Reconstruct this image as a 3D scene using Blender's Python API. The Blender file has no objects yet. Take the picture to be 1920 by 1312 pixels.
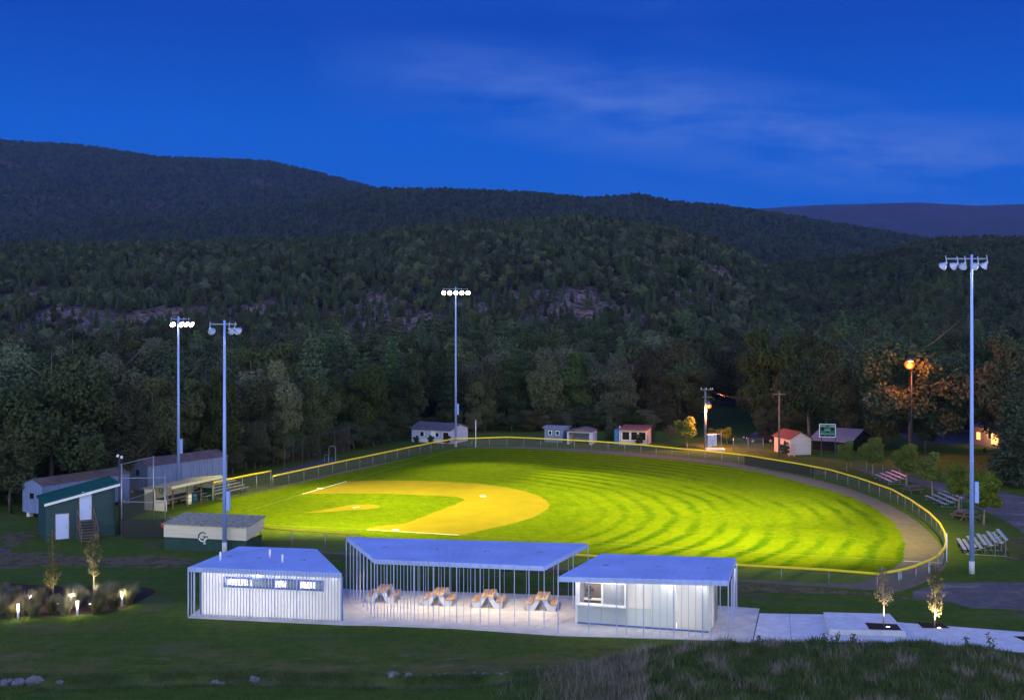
import bpy, math, random
import numpy as np
from mathutils import Vector as V, Matrix
random.seed(7); RS = np.random.default_rng(7)
SC = bpy.context.scene; COL = SC.collection; R = math.radians; PI = math.pi; HAZE = 4e-5
# ------------------------------------------------------------------ survey: camera level, 18.3 m above the field
F, HC, YH = 2198., 18.33, 592.4
def P(px, py, z=0.):                      # where the sight line through (px,py) meets height z
    D = F*(HC-z)/(py-YH); return V(((px-960)*D/F, D, z))
def PD(px, py, D): return V(((px-960)*D/F, D, HC-(py-YH)*D/F))
def at(px, D, z=0.): return V(((px-960)*D/F, D, z))
# ------------------------------------------------------------------ mesh builder
OFF = {}
def lin(c): return tuple(((x/12.92) if x <= .04045 else ((x+.055)/1.055)**2.4) for x in c)
class MB:
    def __init__(s): s.v = []; s.f = []; s.m = []
    def add(s, vs, fs, mi=0):
        n = len(s.v); s.v += [tuple(x) for x in vs]
        for f in fs: s.f.append(tuple(i+n for i in f)); s.m.append(mi)
        return s
    def obox(s, o, a, b, c, mi=0):
        o, a, b, c = V(o), V(a), V(b), V(c)
        if a.cross(b).dot(c) < 0: a, b = b, a
        vs = [o, o+a, o+a+b, o+b, o+c, o+a+c, o+a+b+c, o+b+c]
        return s.add(vs, [(3,2,1,0),(4,5,6,7),(0,1,5,4),(1,2,6,5),(2,3,7,6),(3,0,4,7)], mi)
    def box(s, c, d, rz=0, mi=0):
        m = Matrix.Rotation(rz, 3, 'Z'); a = m@V((d[0],0,0)); b = m@V((0,d[1],0)); h = V((0,0,d[2]))
        return s.obox(V(c)-a/2-b/2-h/2, a, b, h, mi)
    def tube(s, p0, p1, r0, r1=None, n=8, mi=0, caps=True):
        p0, p1 = V(p0), V(p1); r1 = r0 if r1 is None else r1
        d = (p1-p0).normalized(); u = d.orthogonal().normalized(); w = d.cross(u)
        vs = []
        for p, r in ((p0,r0),(p1,r1)):
            for k in range(n):
                a = 2*PI*k/n; vs.append(p+u*(r*math.cos(a))+w*(r*math.sin(a)))
        fs = [(k,(k+1)%n,n+(k+1)%n,n+k) for k in range(n)]
        if caps: fs += [tuple(range(n))[::-1], tuple(range(n,2*n))]
        return s.add(vs, fs, mi)
    def path(s, pts, r, n=6, mi=0):
        pts = [V(p) for p in pts]; vs = []; fs = []
        for i, p in enumerate(pts):
            d = (pts[min(i+1,len(pts)-1)]-pts[max(i-1,0)]).normalized()
            u = d.cross(V((0,0,1))); u = u.normalized() if u.length > .05 else V((1,0,0)); w = d.cross(u)
            rr = r[i] if isinstance(r, (list,tuple)) else r
            for k in range(n):
                a = 2*PI*k/n; vs.append(p+u*(rr*math.cos(a))+w*(rr*math.sin(a)))
        for i in range(len(pts)-1):
            for k in range(n): fs.append((i*n+k, i*n+(k+1)%n, (i+1)*n+(k+1)%n, (i+1)*n+k))
        fs += [tuple(range(n))[::-1], tuple(range((len(pts)-1)*n, len(pts)*n))]
        return s.add(vs, fs, mi)
    def prism(s, poly, vec, mi=0):
        poly = [V(p) for p in poly]; vec = V(vec); n = len(poly)
        nrm = V((0,0,0))
        for i in range(n): nrm += (poly[i]-poly[0]).cross(poly[(i+1)%n]-poly[0])
        if nrm.dot(vec) < 0: poly = poly[::-1]
        vs = poly+[p+vec for p in poly]
        return s.add(vs, [tuple(range(n))[::-1], tuple(range(n,2*n))]+[(i,(i+1)%n,n+(i+1)%n,n+i) for i in range(n)], mi)
    def lathe(s, c, ax, prof, n=14, mi=0, cap=False):
        c = V(c); d = V(ax).normalized(); u = d.orthogonal().normalized(); w = d.cross(u); vs = []; fs = []
        for t, r in prof:
            for k in range(n):
                a = 2*PI*k/n; vs.append(c+d*t+u*(r*math.cos(a))+w*(r*math.sin(a)))
        for i in range(len(prof)-1):
            for k in range(n): fs.append((i*n+k, i*n+(k+1)%n, (i+1)*n+(k+1)%n, (i+1)*n+k))
        if cap: fs += [tuple(range(n))[::-1], tuple(range((len(prof)-1)*n, len(prof)*n))]
        return s.add(vs, fs, mi)
    def build(s, name, mats, parent=None, smooth=False, bevel=0):
        me = bpy.data.meshes.new(name); o = V((0,0,0))
        if parent is not None: o = OFF.get(parent.as_pointer(), o)
        me.from_pydata([(x[0]-o[0], x[1]-o[1], x[2]-o[2]) for x in s.v], [], s.f)
        if not isinstance(mats, (list,tuple)): mats = [mats] if mats else []
        for m in mats: me.materials.append(m)
        me.polygons.foreach_set('material_index', s.m)
        if smooth: me.polygons.foreach_set('use_smooth', [True]*len(s.f))
        me.update(); ob = bpy.data.objects.new(name, me); COL.objects.link(ob)
        if parent is not None: ob.parent = parent; OFF[ob.as_pointer()] = o
        if bevel:
            b = ob.modifiers.new('bevel', 'BEVEL'); b.width = bevel; b.segments = 2; b.limit_method = 'ANGLE'
        return ob
def tag(o, label=None, cat=None, group=None, kind=None):
    if label: o['label'] = label
    if cat: o['category'] = cat
    if group: o['group'] = group
    if kind: o['kind'] = kind
    return o
def thing(name, label, cat, loc, group=None):
    o = bpy.data.objects.new(name, None); COL.objects.link(o); o.empty_display_size = .3
    o.location = loc; OFF[o.as_pointer()] = V(loc); return tag(o, label, cat, group)
def copy_tree(o, loc=None, rz=None, label=None, parent=None, sc=None, group=None):
    c = o.copy(); COL.objects.link(c)
    if parent is not None: c.parent = parent
    for ch in [x for x in o.children]: copy_tree(ch, parent=c)
    if loc is not None: c.location = loc
    if rz is not None: c.rotation_euler = (0,0,rz)
    if sc is not None: c.scale = sc
    if label: c['label'] = label
    if group: c['group'] = group
    return c
def np_mesh(name, verts, quads, mat, parent=None, n=4):
    me = bpy.data.meshes.new(name); nv, nf = len(verts), len(quads)
    me.vertices.add(nv); me.vertices.foreach_set('co', np.asarray(verts, np.float32).ravel())
    me.loops.add(nf*n); me.loops.foreach_set('vertex_index', np.asarray(quads, np.int32).ravel())
    me.polygons.add(nf); me.polygons.foreach_set('loop_start', np.arange(0, nf*n, n, dtype=np.int32))
    me.update(calc_edges=True); me.validate(); me.materials.append(mat)
    ob = bpy.data.objects.new(name, me); COL.objects.link(ob)
    if parent is not None: ob.parent = parent; OFF[ob.as_pointer()] = OFF.get(parent.as_pointer(), V((0,0,0)))
    return ob
# ------------------------------------------------------------------ materials
class NT:
    def __init__(s, m): s.t = m.node_tree; s.n = s.t.nodes; s.l = s.t.links
    def new(s, k, **kw):
        x = s.n.new(k)
        for a, b in kw.items(): setattr(x, a, b)
        return x
    def link(s, a, b): s.l.new(a, b)
    def math(s, op, a, b=None, c=None):
        x = s.n.new('ShaderNodeMath'); x.operation = op
        for i, q in enumerate((a, b, c)):
            if q is None: continue
            if hasattr(q, 'links'): s.link(q, x.inputs[i])
            else: x.inputs[i].default_value = q
        return x.outputs[0]
    def mix(s, fac, a, b, mode='MIX'):
        x = s.n.new('ShaderNodeMix'); x.data_type = 'RGBA'; x.blend_type = mode
        for i, q in ((0,fac),(6,a),(7,b)):
            if hasattr(q, 'links'): s.link(q, x.inputs[i])
            else: x.inputs[i].default_value = q if i == 0 else (*q[:3], 1)
        return x.outputs[2]
    def noise(s, scale, vec=None, detail=4, rough=.55):
        x = s.n.new('ShaderNodeTexNoise'); x.inputs['Scale'].default_value = scale
        x.inputs['Detail'].default_value = detail; x.inputs['Roughness'].default_value = rough
        if vec is not None: s.link(vec, x.inputs['Vector'])
        return x.outputs['Fac']
    def ramp(s, fac, a, b):
        x = s.n.new('ShaderNodeMapRange'); x.inputs[1].default_value = a; x.inputs[2].default_value = b
        s.link(fac, x.inputs[0]); return x.outputs[0]
    def co(s, kind='Object'): return s.new('ShaderNodeTexCoord').outputs[kind]
    def mapping(s, vec, scale=(1,1,1), rot=(0,0,0)):
        x = s.n.new('ShaderNodeMapping'); x.inputs['Scale'].default_value = scale; x.inputs['Rotation'].default_value = rot
        s.link(vec, x.inputs['Vector']); return x.outputs[0]
    def bump(s, h, strength, dist, bs):
        x = s.n.new('ShaderNodeBump'); x.inputs['Strength'].default_value = strength; x.inputs['Distance'].default_value = dist
        s.link(h, x.inputs['Height']); s.link(x.outputs[0], bs.inputs['Normal'])
def newmat(name):
    m = bpy.data.materials.new(name); m.use_nodes = True; t = NT(m); return m, t, t.n['Principled BSDF']
def mul(c, k): return tuple(min(1, x*k) for x in c)
def M(name, col, rough=.6, metal=0, var=.18, scale=2.5, bump=0, col2=None, stretch=(1,1,1), spec=.4):
    m, t, bs = newmat(name); v = t.mapping(t.co(), stretch)
    n = t.ramp(t.noise(scale, v, 5, .62), .32, .68)
    t.link(t.mix(n, mul(col, 1-var), col2 or mul(col, 1+var)), bs.inputs['Base Color'])
    bs.inputs['Roughness'].default_value = rough; bs.inputs['Metallic'].default_value = metal
    bs.inputs['Specular IOR Level'].default_value = spec
    if bump: t.bump(t.noise(scale*6, v, 4), bump, .02, bs)
    return m
def EM(name, col, s):
    m, t, bs = newmat(name); e = t.new('ShaderNodeEmission'); e.inputs[0].default_value = (*col,1); e.inputs[1].default_value = s
    t.link(e.outputs[0], t.n['Material Output'].inputs[0]); return m
def see_through(name, col, opac, rough=.6):
    m, t, bs = newmat(name); bs.inputs['Base Color'].default_value = (*col,1); bs.inputs['Roughness'].default_value = rough
    tr = t.new('ShaderNodeBsdfTransparent'); mx = t.new('ShaderNodeMixShader'); mx.inputs[0].default_value = opac
    t.link(tr.outputs[0], mx.inputs[1]); t.link(bs.outputs[0], mx.inputs[2]); t.link(mx.outputs[0], t.n['Material Output'].inputs[0]); return m
def net_mat(name, col, pitch, wire):      # real woven wire: diagonal strands, holes clear
    m, t, bs = newmat(name); bs.inputs['Base Color'].default_value = (*col,1); bs.inputs['Roughness'].default_value = .5
    tr = t.new('ShaderNodeBsdfTransparent'); mx = t.new('ShaderNodeMixShader')
    sp = t.new('ShaderNodeSeparateXYZ'); t.link(t.co(), sp.inputs[0])
    h = t.math('ADD', sp.outputs[0], t.math('MULTIPLY', sp.outputs[1], .8))
    a = t.math('PINGPONG', t.math('ADD', h, sp.outputs[2]), pitch); b = t.math('PINGPONG', t.math('SUBTRACT', h, sp.outputs[2]), pitch)
    f = t.math('LESS_THAN', t.math('MINIMUM', a, b), wire)
    t.link(f, mx.inputs[0]); t.link(tr.outputs[0], mx.inputs[1]); t.link(bs.outputs[0], mx.inputs[2]); t.link(mx.outputs[0], t.n['Material Output'].inputs[0]); return m
def panel_mat(name, col, trans=.5, ribs=0):   # twin-wall polycarbonate: diffuse and translucent
    m, t, bs = newmat(name); v = t.co(); n = t.noise(1.2, t.mapping(v, (1,1,.25)), 3)
    c = t.mix(n, mul(col,.9), col)
    bs.inputs['Roughness'].default_value = .25; t.link(c, bs.inputs['Base Color'])
    tl = t.new('ShaderNodeBsdfTranslucent'); t.link(c, tl.inputs[0]); mx = t.new('ShaderNodeMixShader'); mx.inputs[0].default_value = trans
    t.link(bs.outputs[0], mx.inputs[1]); t.link(tl.outputs[0], mx.inputs[2]); t.link(mx.outputs[0], t.n['Material Output'].inputs[0]); return m
def ground_mat(name, a, b, c, s1=.35, s2=6, soil=None, soil_t=(.62,.72), bump=.5):
    m, t, bs = newmat(name); v = t.co()
    n1 = t.ramp(t.noise(s1, v, 6, .6), .35, .65); n2 = t.ramp(t.noise(s2, v, 5, .7), .3, .7)
    cc = t.mix(t.math('MULTIPLY', n2, .75), t.mix(n1, a, b), c); n4 = t.ramp(t.noise(1.3, v, 6, .72), .34, .66); cc = t.mix(t.math('MULTIPLY', n4, .55), cc, mul(a, .62))
    if soil:
        n3 = t.ramp(t.noise(.16, t.mapping(v, (1,1.6,1)), 8, .62), *soil_t)
        cc = t.mix(t.math('MULTIPLY', n3, .8), cc, soil)
    t.link(cc, bs.inputs['Base Color']); bs.inputs['Roughness'].default_value = .9; bs.inputs['Specular IOR Level'].default_value = 0
    if bump: t.bump(t.noise(14, v, 4, .7), bump, .08, bs)
    return m
def leaf_mat(name, a, b, trans=.25, patch=.5, vary=1.):
    m, t, bs = newmat(name); oi = t.new('ShaderNodeObjectInfo').outputs['Random']
    n = t.ramp(t.noise(patch, t.co(), 4, .7), .3, .7)
    c = t.mix(n, a, b); hs = t.new('ShaderNodeHueSaturation'); t.link(c, hs.inputs['Color'])
    t.link(t.math('MULTIPLY_ADD', oi, .07*vary, .5-.035*vary), hs.inputs['Hue'])
    t.link(t.math('MULTIPLY_ADD', t.math('FRACT', t.math('MULTIPLY', oi, 7.3)), .5*vary, 1-.4*vary), hs.inputs['Saturation'])
    t.link(t.math('MULTIPLY_ADD', t.math('FRACT', t.math('MULTIPLY', oi, 13.7)), .8*vary, 1-.4*vary), hs.inputs['Value'])
    c = hs.outputs[0]; t.link(c, bs.inputs['Base Color']); bs.inputs['Roughness'].default_value = .7; bs.inputs['Specular IOR Level'].default_value = .03
    tl = t.new('ShaderNodeBsdfTranslucent'); t.link(c, tl.inputs[0]); mx = t.new('ShaderNodeMixShader'); mx.inputs[0].default_value = trans
    t.link(bs.outputs[0], mx.inputs[1]); t.link(tl.outputs[0], mx.inputs[2]); t.link(mx.outputs[0], t.n['Material Output'].inputs[0]); return m

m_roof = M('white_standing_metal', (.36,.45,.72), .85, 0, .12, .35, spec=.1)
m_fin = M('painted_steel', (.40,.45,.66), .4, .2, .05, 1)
m_frame = M('blue_frame_paint', (.09,.17,.42), .4, .1, .1)
m_poly = panel_mat('polycarbonate', (.86,.87,.86), .8)
m_frost = panel_mat('frosted_glass', (.74,.79,.78), .5)
m_white = M('white_paint', (.78,.78,.76), .5, 0, .05)
m_int = M('interior_wall', (.20,.18,.17), .7, 0, .05)
m_glass = see_through('window_glass', (.45,.5,.55), .45, .1)
m_conc = M('patio_concrete', (.50,.48,.45), .85, 0, .16, .9, .35)
m_conc2 = M('pale_concrete', (.60,.60,.60), .85, 0, .14, 1.3, .35)
m_joint = M('joint_dark_grey', (.16,.15,.15), .9)  # plain dark grey for the slab joints
m_wood = M('slatted_wood', (.50,.33,.19), .6, 0, .3, 2, .2, stretch=(6,.6,1))
m_tablesteel = M('table_panel_white', (.62,.63,.66), .45, 0, .06)
m_galv = M('galvanised_steel', (.27,.30,.35), .38, .55, .15, 1.5)
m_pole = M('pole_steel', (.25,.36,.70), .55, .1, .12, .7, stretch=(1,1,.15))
m_dark = M('dark_steel', (.045,.045,.05), .5, .3, .2)
m_black = M('black_fabric', (.012,.014,.014), .9, 0, .3, 1)
m_bulbhousing = M('lamp_bell', (.30,.36,.52), .5, .1, .08)
m_yellow = M('yellow_plastic_cap', (.88,.66,.01), .45, 0, .06)
m_net = net_mat('chain_link', (.09,.10,.10), .036, .0055)
m_netdark = net_mat('backstop_net', (.05,.05,.05), .05, .0032)
m_cream = M('cream_siding', (.62,.56,.42), .65, 0, .1, 1.2, 0, stretch=(.4,.4,9))
m_green = M('dark_green_siding', (.018,.055,.058), .6, 0, .25, 1.5, .2, stretch=(.3,.3,8))
m_gpaint = M('dark_green_paint', (.008,.045,.035), .55, 0, .25)
m_groof = M('green_metal_roof', (.01,.10,.065), .4, .1, .2)
m_shingle = M('weathered_shingle', (.30,.285,.20), .95, 0, .55, 2.2, .5, stretch=(1.5,3,1), spec=.05)
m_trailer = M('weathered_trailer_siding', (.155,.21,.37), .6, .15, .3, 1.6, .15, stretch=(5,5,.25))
m_trailroof = M('rusty_trailer_roof', (.12,.085,.08), .7, 0, .35, .9)
m_lumber = M('weathered_lumber', (.16,.11,.08), .8, 0, .3, 3, .2)
m_alu = M('aluminium_plank', (.52,.54,.58), .38, .5, .1, 1.5)
m_pipe = M('white_vent_pipe', (.8,.8,.82), .4)
m_rubber = M('roof_drain', (.20,.23,.36), .7)
m_rock = M('pale_stone', (.14,.14,.15), .85, 0, .35, 2.5, .5)
m_bark = M('tree_bark', (.085,.07,.06), .9, 0, .4, 3, .5, stretch=(3,3,.5))
m_palebark = M('young_bark', (.26,.20,.15), .85, 0, .3, 6, .3)
m_brick = M('red_shed_roof', (.16,.05,.035), .8, 0, .3, 2)
m_pink = M('light_house_siding', (.52,.44,.40), .7, 0, .1, 1, 0, stretch=(.4,.4,8))
m_houseblue = M('pale_house_siding', (.36,.42,.58), .7, 0, .1, 1, 0, stretch=(.4,.4,8))
m_darkroof = M('asphalt_shingle_roof', (.10,.085,.095), .85, 0, .3, 2, .3)
m_metroof = M('grey_metal_roof', (.22,.22,.27), .5, .1, .1, 1)
m_void = M('dark_window_and_shade', (.012,.012,.014), .15, 0, .2)
m_sign = M('white_sign_face', (.72,.72,.74), .5, 0, .03)
m_signink = M('sign_ink_blue', (.03,.06,.3), .5)
m_signred = M('sign_red', (.4,.02,.02), .5)
m_sbgreen = M('scoreboard_green', (.005,.10,.06), .5, 0, .1)
m_barrel = M('blue_barrel_plastic', (.02,.09,.18), .5)
m_rubwhite = M('base_canvas', (.82,.82,.80), .6, 0, .04)
m_lamp_pale = EM('flood_lens', (1,.86,.55), 42)
m_lamp_cool = EM('soffit_light', (1,.92,.80), 9)
m_lamp_path = EM('path_lamp', (1,.76,.70), 14)
m_lamp_or = EM('sodium_lamp', (1,.20,.012), 3.0)
def globe_mat():
    m, t, bs = newmat('sodium_globe'); e = t.new('ShaderNodeEmission'); e.inputs[0].default_value = (1,.15,.004,1); e.inputs[1].default_value = 2.6; tr = t.new('ShaderNodeBsdfTransparent'); mx = t.new('ShaderNodeMixShader'); mx.inputs[0].default_value = .5
    t.link(tr.outputs[0], mx.inputs[1]); t.link(e.outputs[0], mx.inputs[2]); t.link(mx.outputs[0], t.n['Material Output'].inputs[0]); return m
m_globe = globe_mat(); m_bulb = EM('sodium_bulb', (1,.42,.07), 8)
m_lit = EM('lit_window', (1,.42,.12), 3.0)

G_A, G_B, G_C = (.042,.105,.018), (.095,.13,.02), (.125,.145,.03)
m_lawn = ground_mat('lawn', G_A, G_B, G_C, .22, 5, (.125,.10,.065), (.55,.70))
def lawn_extra(mm):
    t = NT(mm); bs = t.n['Principled BSDF']; src = bs.inputs['Base Color'].links[0].from_socket; v = t.co(); sp = t.new('ShaderNodeSeparateXYZ'); t.link(v, sp.inputs[0])
    yc = t.math('ADD', t.math('MULTIPLY', t.math('SINE', t.math('MULTIPLY', sp.outputs[0], .35)), .3), 58.75)
    d = t.math('ABSOLUTE', t.math('SUBTRACT', sp.outputs[1], yc)); f = t.math('MULTIPLY', t.ramp(d, .75, .25), t.ramp(t.noise(1.1, v, 6, .7), .38, .55))
    zone = t.math('MULTIPLY', t.ramp(sp.outputs[1], 67.5, 62.5), t.ramp(sp.outputs[1], 59.2, 60.2)); g = t.math('MULTIPLY', zone, t.ramp(t.noise(.28, t.mapping(v, (1,2.2,1)), 7, .68), .44, .62))
    c = t.mix(t.math('MULTIPLY', g, .8), src, (.165,.135,.05)); h = t.math('MULTIPLY', zone, t.ramp(t.noise(.5, t.mapping(v, (1,2,1)), 7, .7), .57, .66)); c = t.mix(t.math('MULTIPLY', h, .75), c, (.20,.15,.11))
    t.link(t.mix(f, c, (.16,.125,.10)), bs.inputs['Base Color'])
lawn_extra(m_lawn)
m_soil = ground_mat('bare_soil_base', (.15,.11,.085), (.11,.09,.06), (.05,.07,.02), .6, 4)
m_gravel = ground_mat('gravel', (.13,.115,.105), (.24,.215,.20), (.10,.09,.085), .3, 3, (.30,.27,.25), (.55,.66))
m_track = ground_mat('track_grit', (.17,.145,.115), (.21,.175,.14), (.145,.12,.10), .5, 9, bump=.3)
m_asph = ground_mat('asphalt', (.10,.10,.11), (.14,.14,.155), (.085,.085,.09), .3, 6)
m_mulch = ground_mat('mulch', (.065,.045,.035), (.10,.07,.055), (.03,.025,.02), 1.2, 9)
m_meadow = ground_mat('far_meadow', (.03,.075,.02), (.05,.09,.025), (.04,.06,.02), .05, 1)
m_chalkfade = M('worn_chalk', (.22,.29,.08), .9, 0, .35, 1.5)
m_chalk = M('chalk', (.78,.77,.72), .9, 0, .12, 3)
def clay():
    m, t, bs = newmat('infield_clay'); v = t.co()
    n1 = t.ramp(t.noise(.5, v, 6, .6), .3, .7); n2 = t.ramp(t.noise(7, v, 5, .75), .3, .7)
    c = t.mix(n1, (.222,.188,.016), (.28,.235,.022)); c = t.mix(t.math('MULTIPLY', n2, .5), c, (.17,.13,.012))
    t.link(c, bs.inputs['Base Color']); bs.inputs['Roughness'].default_value = .95; bs.inputs['Specular IOR Level'].default_value = 0; t.bump(t.noise(9, v, 4, .7), .5, .06, bs); return m
m_clay = clay()
# ------------------------------------------------------------------ field frame (home plate at origin, x along first-base line)
YAW, FCX, FCY = 1.91024, 60.4377, -91.1638
def FP(x, y, z=0.):
    qx, qy = x-FCX, y-FCY; d = (math.cos(YAW), math.sin(YAW)); r = (math.sin(YAW), -math.cos(YAW))
    return V((qx*r[0]+qy*r[1], qx*d[0]+qy*d[1], z))
HOME = FP(0,0); MOWC = FP(9,9)
def turf():
    m, t, bs = newmat('outfield_turf'); v = t.co()
    s = t.new('ShaderNodeVectorMath', operation='SUBTRACT'); s.inputs[1].default_value = MOWC; t.link(v, s.inputs[0])
    l = t.new('ShaderNodeVectorMath', operation='LENGTH'); t.link(s.outputs[0], l.inputs[0])
    wob = t.math('MULTIPLY', t.math('SUBTRACT', t.noise(.10, v, 4), .5), 2.3)
    wave = t.math('SINE', t.math('MULTIPLY', t.math('ADD', l.outputs[1], wob), 2*PI/2.2))
    st = t.math('SUBTRACT', t.ramp(wave, -1.0, .1), .68); fade = t.math('MULTIPLY', t.ramp(l.outputs[1], 20, 30), t.ramp(t.noise(.06, t.mapping(v, (1,1,1)), 4), .36, .6))
    n1 = t.math('SUBTRACT', t.noise(.3, v, 6, .62), .5); n2 = t.math('SUBTRACT', t.noise(3.2, v, 6, .72), .5)
    k = t.math('ADD', t.math('ADD', t.math('MULTIPLY', t.math('MULTIPLY', st, fade), .80), .58), t.math('ADD', t.math('MULTIPLY', n1, .75), t.math('ADD', t.math('MULTIPLY', n2, 1.6), t.math('MULTIPLY', t.math('SUBTRACT', t.noise(1.1, v, 5, .7), .5), 1.4))))
    cl = t.new('ShaderNodeClamp'); t.link(k, cl.inputs[0])
    c = t.mix(cl.outputs[0], (.036,.094,.002), (.140,.188,.003))
    t.link(c, bs.inputs['Base Color']); bs.inputs['Roughness'].default_value = .9; bs.inputs['Specular IOR Level'].default_value = 0
    t.bump(t.noise(12, v, 4, .7), .5, .06, bs); return m
m_turf = turf()
# ------------------------------------------------------------------ flat setting
def sheet(name, pts, mat, z, jitter=0, sub=0):
    pts = [V((p[0],p[1],z)) for p in pts]
    if sub:
        q = []
        for i, p in enumerate(pts):
            n = pts[(i+1) % len(pts)]; k = max(1, int((n-p).length/sub))
            for j in range(k):
                w = p.lerp(n, j/k); q.append(w+V((random.uniform(-1,1),random.uniform(-1,1),0))*jitter)
        pts = q
    b = MB(); a = sum((pts[i].x*pts[(i+1)%len(pts)].y-pts[(i+1)%len(pts)].x*pts[i].y) for i in range(len(pts)))
    b.add(pts if a > 0 else pts[::-1], [tuple(range(len(pts)))])
    return tag(b.build(name, mat), kind='structure')
def smooth_closed(pts, n=4):
    out = []; L = len(pts)
    for i in range(L):
        p0, p1, p2, p3 = pts[i-1], pts[i], pts[(i+1)%L], pts[(i+2)%L]
        for j in range(n):
            t = j/n; out.append(.5*((2*p1)+(p2-p0)*t+(2*p0-5*p1+4*p2-p3)*t*t+(3*p1-p0-3*p2+p3)*t**3))
    return out
# ground: one sheet to the horizon with a shallow swale in front
def bank_h(x, y):      # weedy bank rising in the right foreground
    px = 960+F*x/np.maximum(y, 1)
    top = np.interp(px, [880,1000,1080,1150,1210,1300,1450,1600,1750,1850,1960,2300], [0,.3,.8,1.35,1.9,2.2,2.3,2.3,2.25,2.0,1.45,1.2])
    t = np.clip((62.2-y)/5.2, 0, 1); s = t*t*(3-2*t)
    return top*s
def swale_h(x, y): return -.45*np.exp(-((y-58.9-.3*np.sin(x*.35))/.55)**2)+.5*np.clip((57.6-y)/6, 0, 1)
def ground_h(x, y):
    px = 960+F*x/np.maximum(y, 1); left = np.clip((1050-px)/150, 0, 1)
    return swale_h(x, y)*left+bank_h(x, y)
ys = np.concatenate([np.arange(30, 48, 2.), np.arange(48, 66, .28), np.arange(66, 84, 3.), [90,110,140,180,240,320,450,700,1200,2500,5000,7200]])
xs = np.concatenate([[-9500,-3000,-1000,-400,-150,-80,-45], np.arange(-32, 32.1, .6), [45,80,150,400,1000,3000,9500]])
gx, gy = np.meshgrid(xs, ys); gz = ground_h(gx, gy); gz = gz+np.where((gy < 64) & (np.abs(gx) < 33), .03*np.sin(gx*2.1+gy)*np.sin(gy*3.3), 0)
nx, ny = len(xs), len(ys); ii = np.arange(nx*ny).reshape(ny, nx)
gq = np.stack([ii[:-1,:-1], ii[:-1,1:], ii[1:,1:], ii[1:,:-1]], -1).reshape(-1, 4)
g = np_mesh('ground', np.stack([gx, gy, gz], -1).reshape(-1, 3), gq, m_lawn); tag(g, kind='structure')
g.data.polygons.foreach_set('use_smooth', [True]*len(g.data.polygons))
# playing surfaces
edge_out = [(400,943),(495.6,921),(617.8,892.6),(718.8,870.3),(810.8,849),(853,841.5),(895.8,839.5),(960,839.6),(1041,843.5),(1122,850),(1204,856.6),(1285,864),(1366,873.7),(1420,884),(1483.6,899),(1540.6,915),(1601,933.5),(1641,953.7),(1674.8,978.8),(1691,1002),(1696.5,1025),(1694,1045),(1687,1055),(1671,1066),(1636,1083),(1603,1094)]
near_in = [(1500,1091.5),(1371,1084),(1100,1065.6),(800,1045),(620,1033),(500,1024),(330,975),(322,962)]
turf_px = edge_out+near_in
fr_l = [(395,946),(508,915),(522,912),(588,896),(676,876),(780,856),(852,840.5)]     # fence foot, left side
fr_o = [(900,837.3),(950,836.5),(994,837),(1072,841),(1150,846),(1187,848.5),(1259,855.5),(1331,862),(1366,866),(1400,871.8),(1432,879),(1465,884.5)]
fr_r = [(1497,891),(1530,899),(1557,905.5),(1585,913),(1612,923),(1640,934),(1671,948),(1700,964),(1722,979),(1742,997),(1758,1015),(1769,1032),(1774,1050),(1771,1063)]
fr_n = [(1758,1077),(1745,1086),(1706,1103),(1674,1111),(1644,1106.5),(1562,1101.2),(1481,1096),(1388,1089.8),(1290,1083),(1180,1075.5),(1077,1068.5),(980,1062),(880,1055),(780,1048),(680,1041.5)]
track_px = [(392,947)]+fr_l+fr_o+fr_r+fr_n[:]+[(611,1037),(490,1028),(330,985),(316,968)]
tr = sheet('warning_track', [P(*p) for p in track_px], m_track, .004)
sheet('outfield_grass', [P(*p) for p in turf_px], m_turf, .010, .10, .5)
# lawn apron between track sheet edge and dugouts already lawn; infield clay
clay_px = [(561,927.3),(604,914.6),(650.7,902.4),(683,901.1),(754,900.4),(825,902.2),(895.8,906.4),(945,912.5),(985,920.5),(1009,928.8),(1025,938),(1030.6,946),(1026.9,955.3),(1002,969.5),(966.7,980.1),(913.5,992.5),(860.4,1003.2),(770,997),(686.9,992.5),(695,989),(711.7,985.4),(738,983.6),(757,981.4),(772,977),(871,938.3),(868,935),(856.9,931.6),(807,928.8),(718.8,925.4),(612.5,925.0),(585,926.2)]
sheet('infield_clay', [P(*p) for p in clay_px], m_clay, .018, .10, .3)
mound_px = [(566,961.6),(598,960.8),(648,957.1),(685,955),(708,952),(714.5,948.9),(701,945.7),(680,945.3),(655,946.8),(626.7,951.8),(595,957.4)]
sheet('pitching_mound', [P(*p) for p in mound_px], m_clay, .018, .04, .5)
b = MB()
def strip(b, p, q, w, z):
    d = (q-p).normalized(); n = V((-d.y,d.x,0))*w/2; up = V((0,0,z))
    b.add([p+n+up, p-n+up, q-n+up, q+n+up][::-1], [(0,1,2,3)])
def chalk(a, c, w, z=.026):
    b = MB(); strip(b, P(*a), P(*c), w, z); return tag(b.build('chalk_line', m_chalk if w > .1 else m_chalkfade), kind='structure')
chalk((446,964.2),(565,926.8),.07); chalk((567,926.2),(650,902.4),.16); chalk((652,901.9),(853,843.2),.06)
chalk((492,983.8),(686,992.6),.07); chalk((688,992.9),(860,1003),.16); chalk((862,1003.2),(1151,1019.7),.06); chalk((1151,1019.7),(1692,1051.4),.06); chalk((1694,1051.6),(1766,1055.6),.12)
for (px,py),lb in (((600,916.6),'white canvas base on the far corner of the clay infield, at third'),((905.4,931.2),'white canvas base in the middle of the wide clay band, at second'),((741.8,994.6),'white canvas base on the near chalk line, at first')):
    p = P(px,py,.02); b = MB(); b.box(p+V((0,0,.055)), (.52,.52,.09), YAW); tag(b.build('base', m_rubwhite, None, False, .025), lb, 'base', 'bases of the diamond')
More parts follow.
